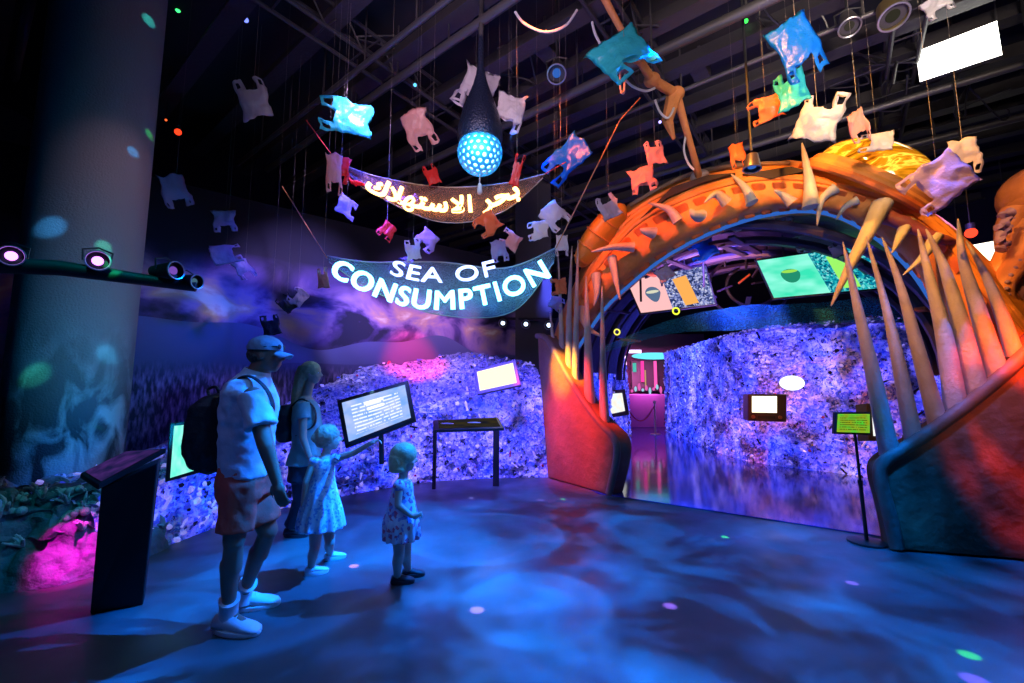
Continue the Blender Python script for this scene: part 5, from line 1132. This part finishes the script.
for k, (c, h_, t_) in enumerate(((an, hl, tl_), (af, hl2, tl2))):
    h_ = Vector((h_.x, h_.y, 0)); t_ = Vector((t_.x, t_.y, 0)); d = (t_ - h_).normalized(); shoe(man, h_ - d * .02, h_ + d * .27, .105)
    MB().tube([c - Z * .04, c + Z * .03 + (kn - an).normalized() * .03, c + ((kn, kf)[k] - c).normalized() * .12], [.05, .05, .056], 14).build('sock', 'shoe', man)
# cap
cr = []
for t, r_ in ((0, 1.0), (.25, 1.0), (.5, .93), (.75, .72), (.93, .38), (1, .05)):
    cr.append([g(-.06, 0, .12) + hm @ Vector((.43 * .225 * r_ * 1.04 * math.cos(a), .37 * .225 * r_ * 1.04 * math.sin(a), .225 * .42 * t)) for a in [2 * math.pi * j / 28 for j in range(28)]])
cap_ = MB().rings(cr).build('cap', 'cap', man)
MB().grid(lambda a, b: g(.30 + .36 * b * math.sqrt(max(0, 1 - (2 * a - 1) ** 2 * .75)), (a - .5) * .62, .13 - .1 * b - .12 * (2 * a - 1) ** 2), 14, 8).build('brim', 'cap', cap_).modifiers.new('t', 'SOLIDIFY').thickness = .006
MB().ball(g(-.22, 0, .0), (.062, .075, .06), hm).build('hair', 'brownhair', man)
gl = MB()
for sy in (-1, 1): gl.ball(g(.36, .13 * sy, .22), (.006, .024, .016), hm, 12, 8); gl.tube([g(.34, .22 * sy, .22), g(.05, .37 * sy, .2)], .004, 6)
gl.build('sunglasses', 'black', man)
# backpack
bp_ = MB(); bc = J(206, 428); bp_.rings([ering(J(u, v), a, b, Z, fx, sq=3) for u, v, a, b in ((214, 472, .04, .08), (212, 467, .09, .13), (209, 450, .105, .15), (209, 425, .1, .15), (213, 406, .085, .14), (217, 397, .05, .1), (218, 394, .02, .05))])
pk = remeshed(bp_, 'backpack', 'pack', man, .012, 3, .012, 10)
for sy in (-1, 1):
    MB().tube(catmull([J(220, 399, .1 * sy), J(234, 383, .12 * sy), J(248, 376, .13 * sy), J(262, 384, .14 * sy), J(271, 398, .15 * sy), J(272, 412, .16 * sy), J(262, 424, .13 * sy)], 5), .02, 8, flat=.35).build('strap', 'pack', pk)
MB().tube(catmull([J(211, 399, -.02), J(208, 390, 0), J(216, 387, 0), J(220, 396, .02)], 5), .009, 8).build('grab_loop', 'pack', pk)
MB().ball(J(197, 444), (.05, .11, .11)).build('front_pocket', 'pack', pk)

# ---- woman with long fair hair
YW = 4.13
wom = thing('person', tuple(G(300, 535)), 'woman with long blond hair in a teal top with a dark backpack, facing right', 'person')
J = lambda u, v, dy=0: P(u, v, YW + dy)
fx = Vector((1, .1, 0)).normalized(); hc = J(312, 373); body = MB(); g, hm = head(body, hc, .215, fx)
body.limb(J(306, 397), J(310, 382), .045, .045)
body.rings([ering(J(u, v), a, b, Z, fx) for u, v, a, b in ((304, 466, .11, .16), (305, 455, .11, .16), (306, 440, .085, .125), (307, 420, .1, .14), (306, 405, .085, .155), (306, 397, .05, .08))])
sh, el, wr = J(303, 405, -.16), J(303, 438, -.19), J(312, 464, -.16)
body.limb(sh, el, .04, .033); body.limb(el, wr, .033, .022); hand(body, wr, J(315, 474, -.16) - wr, Vector((.1, 1, 0)), .15, .35)
sh2, el2, wr2 = J(307, 405, .16), J(308, 438, .19), J(316, 462, .16); body.limb(sh2, el2, .04, .033); body.limb(el2, wr2, .033, .022); hand(body, wr2, J(320, 472, .16) - wr2, Vector((.1, -1, 0)), .15, .35)
gr1, gr2 = G(289, 537), G(305, 531); legs = []
for h_, kx, gp, dy in ((J(303, 468, -.08), 0, gr1, -.08), (J(305, 468, .08), .04, gr2, .08)):
    an_ = Vector((gp.x + .02, gp.y, .08)); kn_ = h_.lerp(an_, .5) + X * (.05 + kx); body.limb(h_, kn_, .08, .052); body.limb(kn_, kn_.lerp(an_, .4) - X * .01, .05, .05); body.limb(kn_.lerp(an_, .35) - X * .01, an_, .05, .03); body.limb(an_, an_ + Vector((.09, 0, -.04)), .032, .026); legs.append((h_, kn_, an_, gp))
remeshed(body, 'body', 'skin2', wom, .0095, 3); eyes(g, hm, .215, wom)
tb_ = MB(); tb_.rings([ering(J(u, v), a, b, Z, fx) for u, v, a, b in ((304, 464, .15, .19), (306, 445, .115, .15), (307, 425, .125, .16), (307, 408, .105, .175), (306, 400, .07, .11))])
for a, b in ((sh, el), (sh2, el2)): tb_.tube([a - (b - a) * .08, a.lerp(b, .42)], [.056, .062], 16)
remeshed(tb_, 'top', 'teal', wom, .012, 3, .014, 8)
pb = MB(); pb.rings([ering(J(u, v), a, b, Z, fx) for u, v, a, b in ((304, 455, .12, .165), (304, 480, .13, .175))])
for h_, k_, a_, gp in legs: pb.tube([h_ + Z * .02, h_.lerp(k_, .5), k_, k_.lerp(a_, .5), a_.lerp(k_, .1)], [.1, .095, .08, .075, .07], 16)
remeshed(pb, 'trousers', 'dark', wom, .012, 3, .01, 8)
for h_, k_, a_, gp in legs: shoe(wom, Vector((gp.x - .05, gp.y, 0)), Vector((gp.x + .18, gp.y, 0)), .085, 'sandal')
hb = MB(); hb.ball(g(-.1, 0, .12), (.1, .084, .09), hm, 24, 16); hb.rings([ering(J(u, v), a, b, Z, fx) for u, v, a, b in ((295, 410, .02, .05), (296, 402, .035, .075), (299, 388, .05, .08), (303, 376, .065, .085), (307, 366, .07, .08))])
remeshed(hb, 'hair', 'blond', wom, .009, 3, .006, 25)
wp = MB(); wp.rings([ering(J(u, v), a, b, Z, fx, sq=3) for u, v, a, b in ((286, 441, .06, .1), (285, 432, .1, .13), (285, 415, .1, .13), (289, 405, .06, .1))]); wpk = remeshed(wp, 'backpack', 'pack', wom, .012, 3, .01, 10)
for sy in (-1, 1): MB().tube(catmull([J(292, 406, .09 * sy), J(302, 399, .1 * sy), J(314, 408, .1 * sy), J(314, 425, .12 * sy), J(296, 436, .13 * sy)], 5), .018, 8, flat=.35).build('strap', 'pack', wpk)

# ---- older girl pointing
def girl(root, YG, px, hcv, hh, fx, torso, neck, legs_, arms, dress, dm, hairfn, skinm='skin2', shoes='shoe'):
    J = lambda u, v, dy=0: P(u, v, YG + dy)
    body = MB(); g, hm = head(body, J(*hcv), hh, fx); body.limb(J(*neck[0]), J(*neck[1]), .034, .032)
    body.rings([ering(J(u, v), a, b, Z, fx) for u, v, a, b in torso])
    for sh, el, wr, hd, pn, hs, cu, pt in arms:
        body.limb(J(*sh), J(*el), .03, .024); body.limb(J(*el), J(*wr), .024, .017); hand(body, J(*wr), J(*hd) - J(*wr), pn, hs, cu, pt)
    for h_, kn, gp in legs_:
        gp = G(*gp); an_ = Vector((gp.x, gp.y, .055)); h_ = J(*h_); kn_ = J(*kn); body.limb(h_, kn_, .055, .038); body.limb(kn_, kn_.lerp(an_, .4) - fx * .006, .037, .038); body.limb(kn_.lerp(an_, .35) - fx * .006, an_, .038, .024); body.limb(an_, an_ + fx * .06 - Z * .028, .024, .02)
        fd = Vector((fx.x, fx.y, 0)).normalized(); g0 = Vector((gp.x, gp.y, 0)); shoe(root, g0 - fd * .045, g0 + fd * .125, .065, shoes)
    remeshed(body, 'body', skinm, root, .007, 2); eyes(g, hm, hh, root)
    db = MB(); db.rings([ering(J(u, v), a, b, Z, fx, 48) for u, v, a, b in dress]); 
    for sh, el, *_ in arms: db.ball(J(*sh), .042)
    o = remeshed(db, 'dress', dm, root, .009, 2)
    me = o.data; zs = [v.co.z for v in me.vertices]; z0, z1 = min(zs), max(zs); cx = sum(v.co.x for v in me.vertices) / len(zs); cy = sum(v.co.y for v in me.vertices) / len(zs)
    for v in me.vertices:                        # skirt pleats deepen towards the hem
        k = max(0, 1 - (v.co.z - z0) / (z1 - z0) * 1.9); a = math.atan2(v.co.y - cy, v.co.x - cx); r = .012 * k * math.sin(a * 15 + 2 * noise.noise(v.co * 6)); v.co.x += r * math.cos(a); v.co.y += r * math.sin(a)
    hb = MB(); hairfn(hb, g, hm, J); return g, hm, hb
g1 = thing('person', tuple(G(322, 568)), 'older girl in a pale printed dress, arm stretched out pointing at the tilted screen', 'person')
fx = Vector((.88, .47, .05)).normalized()
g, hm, hb = girl(g1, 3.4, 128, (329, 438), .2, fx, [(321, 515, .08, .11), (321, 495, .08, .105), (323, 475, .07, .09), (324, 462, .065, .1), (325, 456, .04, .055)], ((325, 458), (328, 446)),
     [((316, 525, 0), (315, 548, -.02), (311, 575)), ((328, 522, .1), (330, 542, .1), (330, 560))],
     [((335, 459, -.02), (354, 453, -.05), (371, 443, -.1), (378, 440, -.1), Vector((0, 0, -1)), .11, .12, True), ((314, 461, -.06), (306, 482, -.1), (303, 503, -.08), (303, 513, -.08), Vector((.6, .6, 0)), .11, .4, False)],
     [(321, 526, .17, .2), (321, 510, .15, .18), (322, 490, .11, .135), (323, 478, .085, .11), (324, 465, .08, .105), (324, 458, .06, .095)], 'dress1',
     lambda b, g, m, J: (b.ball(g(-.09, 0, .13), (.094, .08, .084), m, 24, 16), b.ball(g(-.46, 0, .05), (.035, .04, .04), m), b.ball(g(-.22, 0, -.1), (.055, .066, .05), m)))
remeshed(hb, 'hair', 'fairhair', g1, .007, 2, .007, 30)
MB().tube([P(336, 459, 3.3), P(338, 455, 3.32)], .02, 8).build('shoulder_bow', M['dress1'], g1)
# ---- small girl with a bob
g2_ = thing('person', tuple(G(400, 583)), 'smallest child with a blond bob in a floral dress, standing alone facing right', 'person')
fx = Vector((.97, .2, -.04)).normalized()
g, hm, hb = girl(g2_, 3.13, 137, (405, 458), .195, fx, [(401, 525, .07, .09), (401, 510, .075, .09), (402, 495, .07, .08), (402, 485, .06, .085), (402, 479, .035, .05)], ((403, 480), (404, 470)),
     [((399, 530, -.04), (399, 552, -.04), (397, 584)), ((404, 530, .06), (406, 552, .06), (408, 577))],
     [((399, 486, -.1), (398, 505, -.12), (412, 516, -.12), (419, 515, -.1), Vector((0, 1, .2)), .095, .4, False), ((405, 486, .1), (407, 505, .13), (416, 517, .1), (421, 516, .08), Vector((0, -1, .2)), .095, .4, False)],
     [(402, 537, .125, .15), (401, 520, .12, .145), (402, 505, .095, .115), (402, 495, .08, .1), (403, 485, .07, .095), (403, 480, .05, .08)], 'dress2',
     lambda b, g, m, J: (b.ball(g(-.06, 0, .15), (.095, .086, .083), m, 24, 16), b.rings([ering(g(-.21, 0, z), r1 * .88, r2, Z, Vector((1, 0, 0))) for z, r1, r2 in ((-.48, .06, .075), (-.42, .072, .088), (-.1, .08, .09), (.1, .074, .085))])), shoes='sandal')
remeshed(hb, 'hair', 'blond', g2_, .007, 5, .002, 30)

# ------------------------------------------------------------------ octopus sculpture at the right edge
oc = thing('octopus_sculpture', tuple(P(1040, 300, 4.5)), 'orange-brown octopus sculpture with draped tentacles, cut by the right edge', 'sculpture')
M['octo'] = mat('octopus_skin', (.55, .22, .1), .5, bump=.7, bscale=9, var=.4, vscale=3); M['sucker'] = mat('violet_sucker', (.3, .2, .45), .5)
YO = 4.6; ob_ = MB(); hc_ = P(1052, 208, YO)
for k in range(7): ob_.ball(hc_ + Vector((-.02 * k, -.03 * k, .16 - .09 * k)), (.44 - .03 * k, .4, .36 - .02 * k), None, 28, 16)
ob_.build('head', 'octo', oc)
for k, pl in enumerate((((1034, 236), (1018, 262), (1004, 286), (1012, 306), (1034, 318)), ((1040, 246), (1028, 272), (1020, 304), (1026, 334), (1046, 352)), ((1026, 226), (1012, 248), (1000, 270), (992, 290), (998, 302), (1010, 300)), ((1016, 212), (1008, 236), (1010, 262), (1020, 290), (1034, 330)), ((1050, 250), (1044, 290), (1042, 330), (1064, 366)))):
    c_ = catmull([P(u, v, YO - .3 + .06 * k) for u, v in pl], 7); n_ = len(c_)
    t_ = MB().tube(c_, [.13 * (1 - .7 * i / n_) for i in range(n_)], 14).build('tentacle', 'octo', oc)
    if k in (0, 3):
        sm_ = MB()
        for i in range(3, n_ - 3, 2): sm_.ball(c_[i] + Vector((-.08 * (1 - .7 * i / n_), -.07, -.01)), .028 * (1 - .5 * i / n_), nu=10, nv=6)
        sm_.build('suckers', 'sucker', t_)
rf_ = catmull([P(u, v, YO - .35) for u, v in ((1012, 212), (1003, 216), (1008, 222), (999, 226), (1006, 232), (998, 237), (1005, 243), (1000, 250))], 5)
MB().tube(rf_, [.035 + .018 * math.sin(i * 1.7) for i in range(len(rf_))], 10).build('ruffle', 'sucker', oc)
MB().tube([hc_ + Vector((0, 0, .3)), Vector((hc_.x, hc_.y, CEIL))], .02, 8).build('hanging_rod', 'pole', oc)
spot('octopus_spot', (2.8, 1.6, 5.4), P(1025, 245, 4.6), (1, .42, .25), 240, 26, .7)

# ------------------------------------------------------------------ light fittings
pn = thing('light_panel', tuple(P(957, 52, 5.0)), 'large lit white rectangular panel hung at the upper right of the ceiling', 'light')
A_, B_ = P(916, 52, 5.3), P(997, 21, 4.75); D_ = P(920, 82, 5.3); C_ = B_ + (D_ - A_) * 1.03; n_ = (B_ - A_).cross(D_ - A_).normalized(); n_ = n_ if n_.y < 0 else -n_
MB().rings([[p - n_ * .09 for p in (A_, B_, C_, D_)], [p for p in (A_, B_, C_, D_)]]).build('housing', 'duct', pn, smooth=False, bevel=.01)
MB().quad(*(p + n_ * .006 for p in (D_, C_, B_, A_))).build('diffuser', emit('white_diffuser', (1, .97, .86), 6), pn, smooth=False, fix=False)
for p in (A_, B_): MB().tube([p - n_ * .04, Vector((p.x, p.y, CEIL)) - n_ * .04], .008, 6).build('hanger', 'pipe', pn)
p2 = thing('light_panel', tuple(P(985, 249, 9.5)), 'lower second white lit panel seen past the anglerfish snout, by the octopus', 'light')
q_ = [P(962, 247, 8.4), P(1012, 238, 8.0), P(1012, 258, 8.0), P(964, 264, 8.4)]
MB().rings([[p + Vector((0, .1, 0)) for p in q_], q_]).build('housing', 'duct', p2, smooth=False); MB().quad(*(p - Vector((0, .02, 0)) for p in (q_[3], q_[2], q_[1], q_[0]))).build('diffuser', emit('white_diffuser_far', (1, .93, .75), 3), p2, smooth=False, fix=False)
for p in q_[:2]: MB().tube([p + Vector((0, .05, 0)), Vector((p.x, p.y + .05, CEIL))], .01, 6).build('hanger', 'pipe', p2)

def can(name, loc, tgt, r, L_, m, em_, label, cat='spotlight', group=None, yoke=True, lensr=.48, stem=True):
    t = thing(name, tuple(loc), label, cat, group); d = (Vector(tgt) - Vector(loc)).normalized(); loc = Vector(loc)
    MB().tube([loc - d * L_ * .5, loc - d * L_ * .48, loc - d * L_ * .1, loc + d * L_ * .3, loc + d * L_ * .5], [r * .45, r * .7, r * .85, r, r * 1.02], 24, cap=False).tube([loc - d * L_ * .5, loc - d * L_ * .49], r * .7, 24).build('housing', m, t)
    MB().tube([loc + d * L_ * .3, loc + d * L_ * .32], r * .96, 24).build('reflector', 'duct', t); MB().tube([loc + d * L_ * .36, loc + d * L_ * .38], r * lensr, 24).build('lens', em_, t)
    MB().tube([loc + d * L_ * (.5 + .0 * k) + sum([(basis(d)[0] * math.cos(a) + basis(d)[1] * math.sin(a)) * r * 1.02 for a in (2 * math.pi * k / 24,)], Vector()) for k in range(25)], r * .09, 6).build('rim', 'steel', t)
    if yoke:
        x_, y_ = basis(d); up = Vector((0, 0, 1)); s_ = d.cross(up).normalized()
        MB().tube([loc + s_ * r * 1.1, loc + s_ * r * 1.2 + up * r * 1.2, loc + up * r * 1.6, loc - s_ * r * 1.2 + up * r * 1.2, loc - s_ * r * 1.1], r * .1, 6).build('yoke', 'pole', t)
    if stem: MB().tube([loc + Vector((0, 0, r * 1.5)), Vector((loc.x, loc.y, CEIL))], .014, 6).build('stem', 'pole', t)
    return t
vlens = emit('violet_lens', (.62, .2, 1), 4); wl = emit('white_lens', (.6, .75, 1), 4); bl2 = emit('blue_lens', (.05, .2, .8), .6)
# the lamp arm in front of the big column
arm_a, arm_b = P(-60, 262, 2.6), P(196, 287, 3.1)
MB().tube([arm_a, P(60, 268, 2.8), arm_b], [.055, .05, .035], 14).build('lighting_boom', 'black', label='black horizontal lamp arm reaching in from the left edge past the big column', cat='boom')
for (u, v, Y, tg, r, lens, lab) in ((12, 257, 2.72, (-1.6, 1.2, 2.0), .06, vlens, 'violet-lit spotlight on the lamp arm, at the left picture edge'), (97, 262, 2.85, (-.2, .4, 1.9), .062, vlens, 'brightest violet spotlight on the lamp arm, facing out from the big column'),
                                    (165, 271, 3.0, (1.0, 2.2, 2.2), .06, emit('dim_violet_lens', (.2, .08, .5), .9), 'dim spotlight turned right, where the lamp arm leaves the big column'), (186, 281, 3.1, (1.5, 2.3, 1.8), .05, emit('dull_lens', (.08, .2, .3), .6), 'small dark spotlight at the right tip of the lamp arm')):
    can('spotlight', P(u, v, Y), tg, r, .2, 'black', lens, lab, group=None, stem=False)
can('spotlight', P(557, 70, 5.0), (0, 2.0, 1.0), .11, .3, 'black', bl2, 'black spotlight with a dim blue lens hung left of the turquoise bag')
can('spotlight', P(890, 12, 4.2), (3.5, 2.6, 2.2), .13, .26, mat('gold_can', (.3, .22, .1), .35, .7), emit('faint_glow_glass', (.1, .09, .06), .3), 'gold parabolic lamp can at the top edge, left of the white panel', yoke=False)  # lens glass given a faint glow of its own
can('spotlight', P(848, 22, 4.4), (3.0, 3.0, 2.2), .1, .24, 'duct', emit('faint_glow_glass2', (.3, .25, .2), .15), 'grey stage lamp hung between the blue bag and the gold lamp can')  # faint self-glow put into this lens too
can('bell_lamp', P(752, 162, 4.4), P(752, 200, 4.4), .085, .16, mat('pewter', (.16, .13, .13), .35, .7), bl2, 'small pewter bell lamp hanging over the jaw arch', 'lamp', yoke=False)
for u, v, Y, lab in ((503, 323, 9.0, 'leftmost of three small white spotlights by the dark pillar, under the blue sign'), (526, 324, 8.7, 'middle of the three small white spotlights by the dark pillar'), (549, 325, 8.4, 'rightmost of the three small spotlights, next to the jaw teeth')):
    can('spotlight', P(u, v, Y), P(u - 30, v + 40, 3), .085, .2, 'black', wl, lab, stem=False)
MB().tube([P(486, 318, 9.3), P(560, 320, 8.2)], .03, 8).build('lamp_bar', 'black', label='black bar carrying the three small white spotlights by the pillar', cat='lamp bar')
for u, v, Y, c_, s_, lab in ((178, 132, 6.0, (1, .04, .01), .045, 'small red indicator lamp under the dark ceiling right of the big column'), (166, 120, 6.2, (1, .1, .02), .016, 'tiny red indicator lamp above the larger red one'), (178, 10, 5.2, (.05, 1, .2), .03, 'green indicator lamp at the top edge right of the big column'),
                            (246, 20, 5.0, (.15, .2, 1), .03, 'blue indicator lamp near the top edge, left part of the ceiling'), (583, 91, 5.6, (.05, 1, .15), .026, 'green indicator lamp left of the turquoise bag'), (746, 21, 5.0, (.05, 1, .1), .026, 'green indicator lamp at the top, left of the royal blue bag'),
                            (971, 233, 5.2, (1, .05, .02), .06, 'round red lamp between the anglerfish snout and the octopus'), (415, 85, 5.4, (.1, .5, 1), .022, 'small blue-green indicator lamp left of the lure lamp top'), (660, 122, 5.5, (.5, .4, 1), .02, 'pale violet indicator lamp behind the orange rod foot')):
    t_ = thing('indicator_lamp', tuple(P(u, v, Y)), lab, 'lamp'); p_ = P(u, v, Y)
    MB().ball(p_, s_, nu=14, nv=10).build('bulb', emit('lamp_glow', c_, 2.2), t_); MB().tube([p_ + Vector((0, 0, s_ * .8)), p_ + Vector((0, 0, s_ * 2))], s_ * .8, 10).build('holder', 'black', t_); MB().tube([p_ + Vector((0, 0, s_ * 2)), Vector((p_.x, p_.y, CEIL))], .006, 5).build('wire', 'black', t_)
# cable tangles and boxes on the ceiling structure
rx = random.Random(31); CAB = ['under the ceiling above the amber eye', 'near the gold lamp can', 'left of the white panel', 'over the jaw arch', 'above the turquoise bag', 'right of the lure lamp tube', 'above the warm neon banner', 'at the top right corner']
for k, (u, v) in enumerate(((858, 70), (880, 45), (905, 95), (780, 30), (640, 20), (520, 60), (400, 60), (985, 100))):
    c_ = P(u, v, 5.6 if v > 40 else 4.9); pts_ = [c_ + Vector((rx.uniform(-.5, .5), rx.uniform(-.4, .4), rx.uniform(-.16, .25))) for _ in range(9)]
    MB().tube(catmull(pts_, 6), .012, 6).build('cable_tangle', 'pole', label='black cable tangle slung ' + CAB[k], cat='cable', group='ceiling cable tangles')
for k, (u, v, Y) in enumerate(((545, 48, 5.3), (700, 70, 5.8), (935, 70, 6.0), (815, 75, 5.8), (470, 20, 5.2))):
    c_ = P(u, v, Y); t_ = thing('junction_box', tuple(c_), ('grey control box on the ceiling frame, left of the turquoise bag', 'grey control box on the ceiling frame, right of the orange rod', 'grey control box on the ceiling frame, behind the white panel', 'grey control box on the ceiling frame, right of the royal blue bag', 'grey control box on the ceiling frame, beside the lure lamp tube')[k], 'control box')
    MB().box(c_, (.34, .22, .16), Euler((0, 0, .9))).build('case', 'duct', t_, smooth=False, bevel=.01); MB().tube([c_, Vector((c_.x, c_.y, CEIL))], .02, 6).build('stem', 'pipe', t_)
# coloured rings glowing in the tunnel
for u, v, Y, c_, lab in ((676, 311, 7.3, (.8, .9, .05), 'small yellow-green ring light under the pink screen'), (940, 287, 5.2, (.7, 1, .1), 'yellow-green ring light between the tall right jaw teeth'), (617, 332, 8.5, (.9, .8, .1), 'small yellow ring light by the left tall teeth')):
    p_ = P(u, v, Y); MB().tube([p_ + Vector((.055 * math.cos(a), 0, .055 * math.sin(a))) for a in [2 * math.pi * j / 20 for j in range(21)]], .014, 8).build('ring_light', emit('ring_glow', c_, 1.4), label=lab, cat='lamp')

# coloured pin spots thrown on the floor and column
for u, v, c_, d_ in ((477, 610, (.5, .3, 1), 1.3), (670, 606, (.35, .15, 1), 1.2), (531, 542, (.4, .3, 1), 1.1), (541, 500, (.3, .25, 1), 1), (563, 499, (.1, 1, .3), 1), (852, 583, (.3, .15, 1), 1.1), (969, 655, (.05, 1, .1), 1.3), (725, 537, (.05, 1, .25), .9), (471, 498, (.3, .25, 1), 1), (374, 514, (.3, .7, .9), 1.1), (354, 566, (.8, .3, 1), 1.1), (975, 680, (.2, .1, 1), 1.6)):
    g_ = G(u, v); spot('pin_spot', g_ + Vector((-.5, .8, 4.8)), g_, c_, 8000, 1.0 * d_, .8, .004)
for (p_, c_, e_, dg) in ((P(99, 421, 4.05), (.02, 1, .35), 260, 1.6), (P(152, 107, 4.05), (.05, 1, .2), 160, 1.1), (P(135, 132, 4.0), (.05, .4, 1), 160, 1.3), (P(50, 232, 3.95), (.05, .4, 1), 120, 2.6), (P(105, 233, 3.95), (.1, .9, .6), 120, 1.6), (P(35, 380, 3.95), (.05, .8, .5), 120, 2.2), (P(110, 330, 3.95), (.05, .5, 1), 140, 2), (P(150, 8, 4.1), (.05, .8, .7), 160, 1.5)):
    spot('pin_spot', (-.4, .4, 4.6), p_, c_, e_ * 14, dg, .8, .005)

# rods, trays and hoops hanging inside the tunnel mouth
ri = random.Random(77)
for k in range(12):
    u = 640 + k * 21; v0 = 232 + abs(k - 6) * 5; Y = 7.4 + (k % 3) * .35; a_ = P(u, v0, Y); b_ = P(u + 1, v0 + 22 + ri.uniform(0, 22), Y)
    MB().tube([a_, b_], .02, 8).build('hanging_tube', 'pipe', tn)
for cx, cv, Yh, n0 in ((752, 286, 8.3, 4),):
    cc = P(cx, cv, Yh); s_ = Yh / F_PX
    for q in range(n0):
        r_ = (26 + 15 * q) * s_; MB().tube([cc + Vector((r_ * math.cos(a), .12 * q, r_ * .8 * math.sin(a))) for a in [.05 * math.pi + (.9 if q > 1 else 1.9) * math.pi * j / 30 for j in range(31)]], .03, 6).build('inner_hoop', ('duct', 'rib', 'gum', 'duct')[q], tn)
for k in range(9):
    p = P(ri.uniform(715, 760), ri.uniform(245, 300), 8.0); MB().beam(p, p + Vector((ri.uniform(-.3, .3), .1, ri.uniform(-.25, .25))), .08, .03).build('cross_slat', ri.choice(['gum', 'pipe', 'rib']), tn, smooth=False)
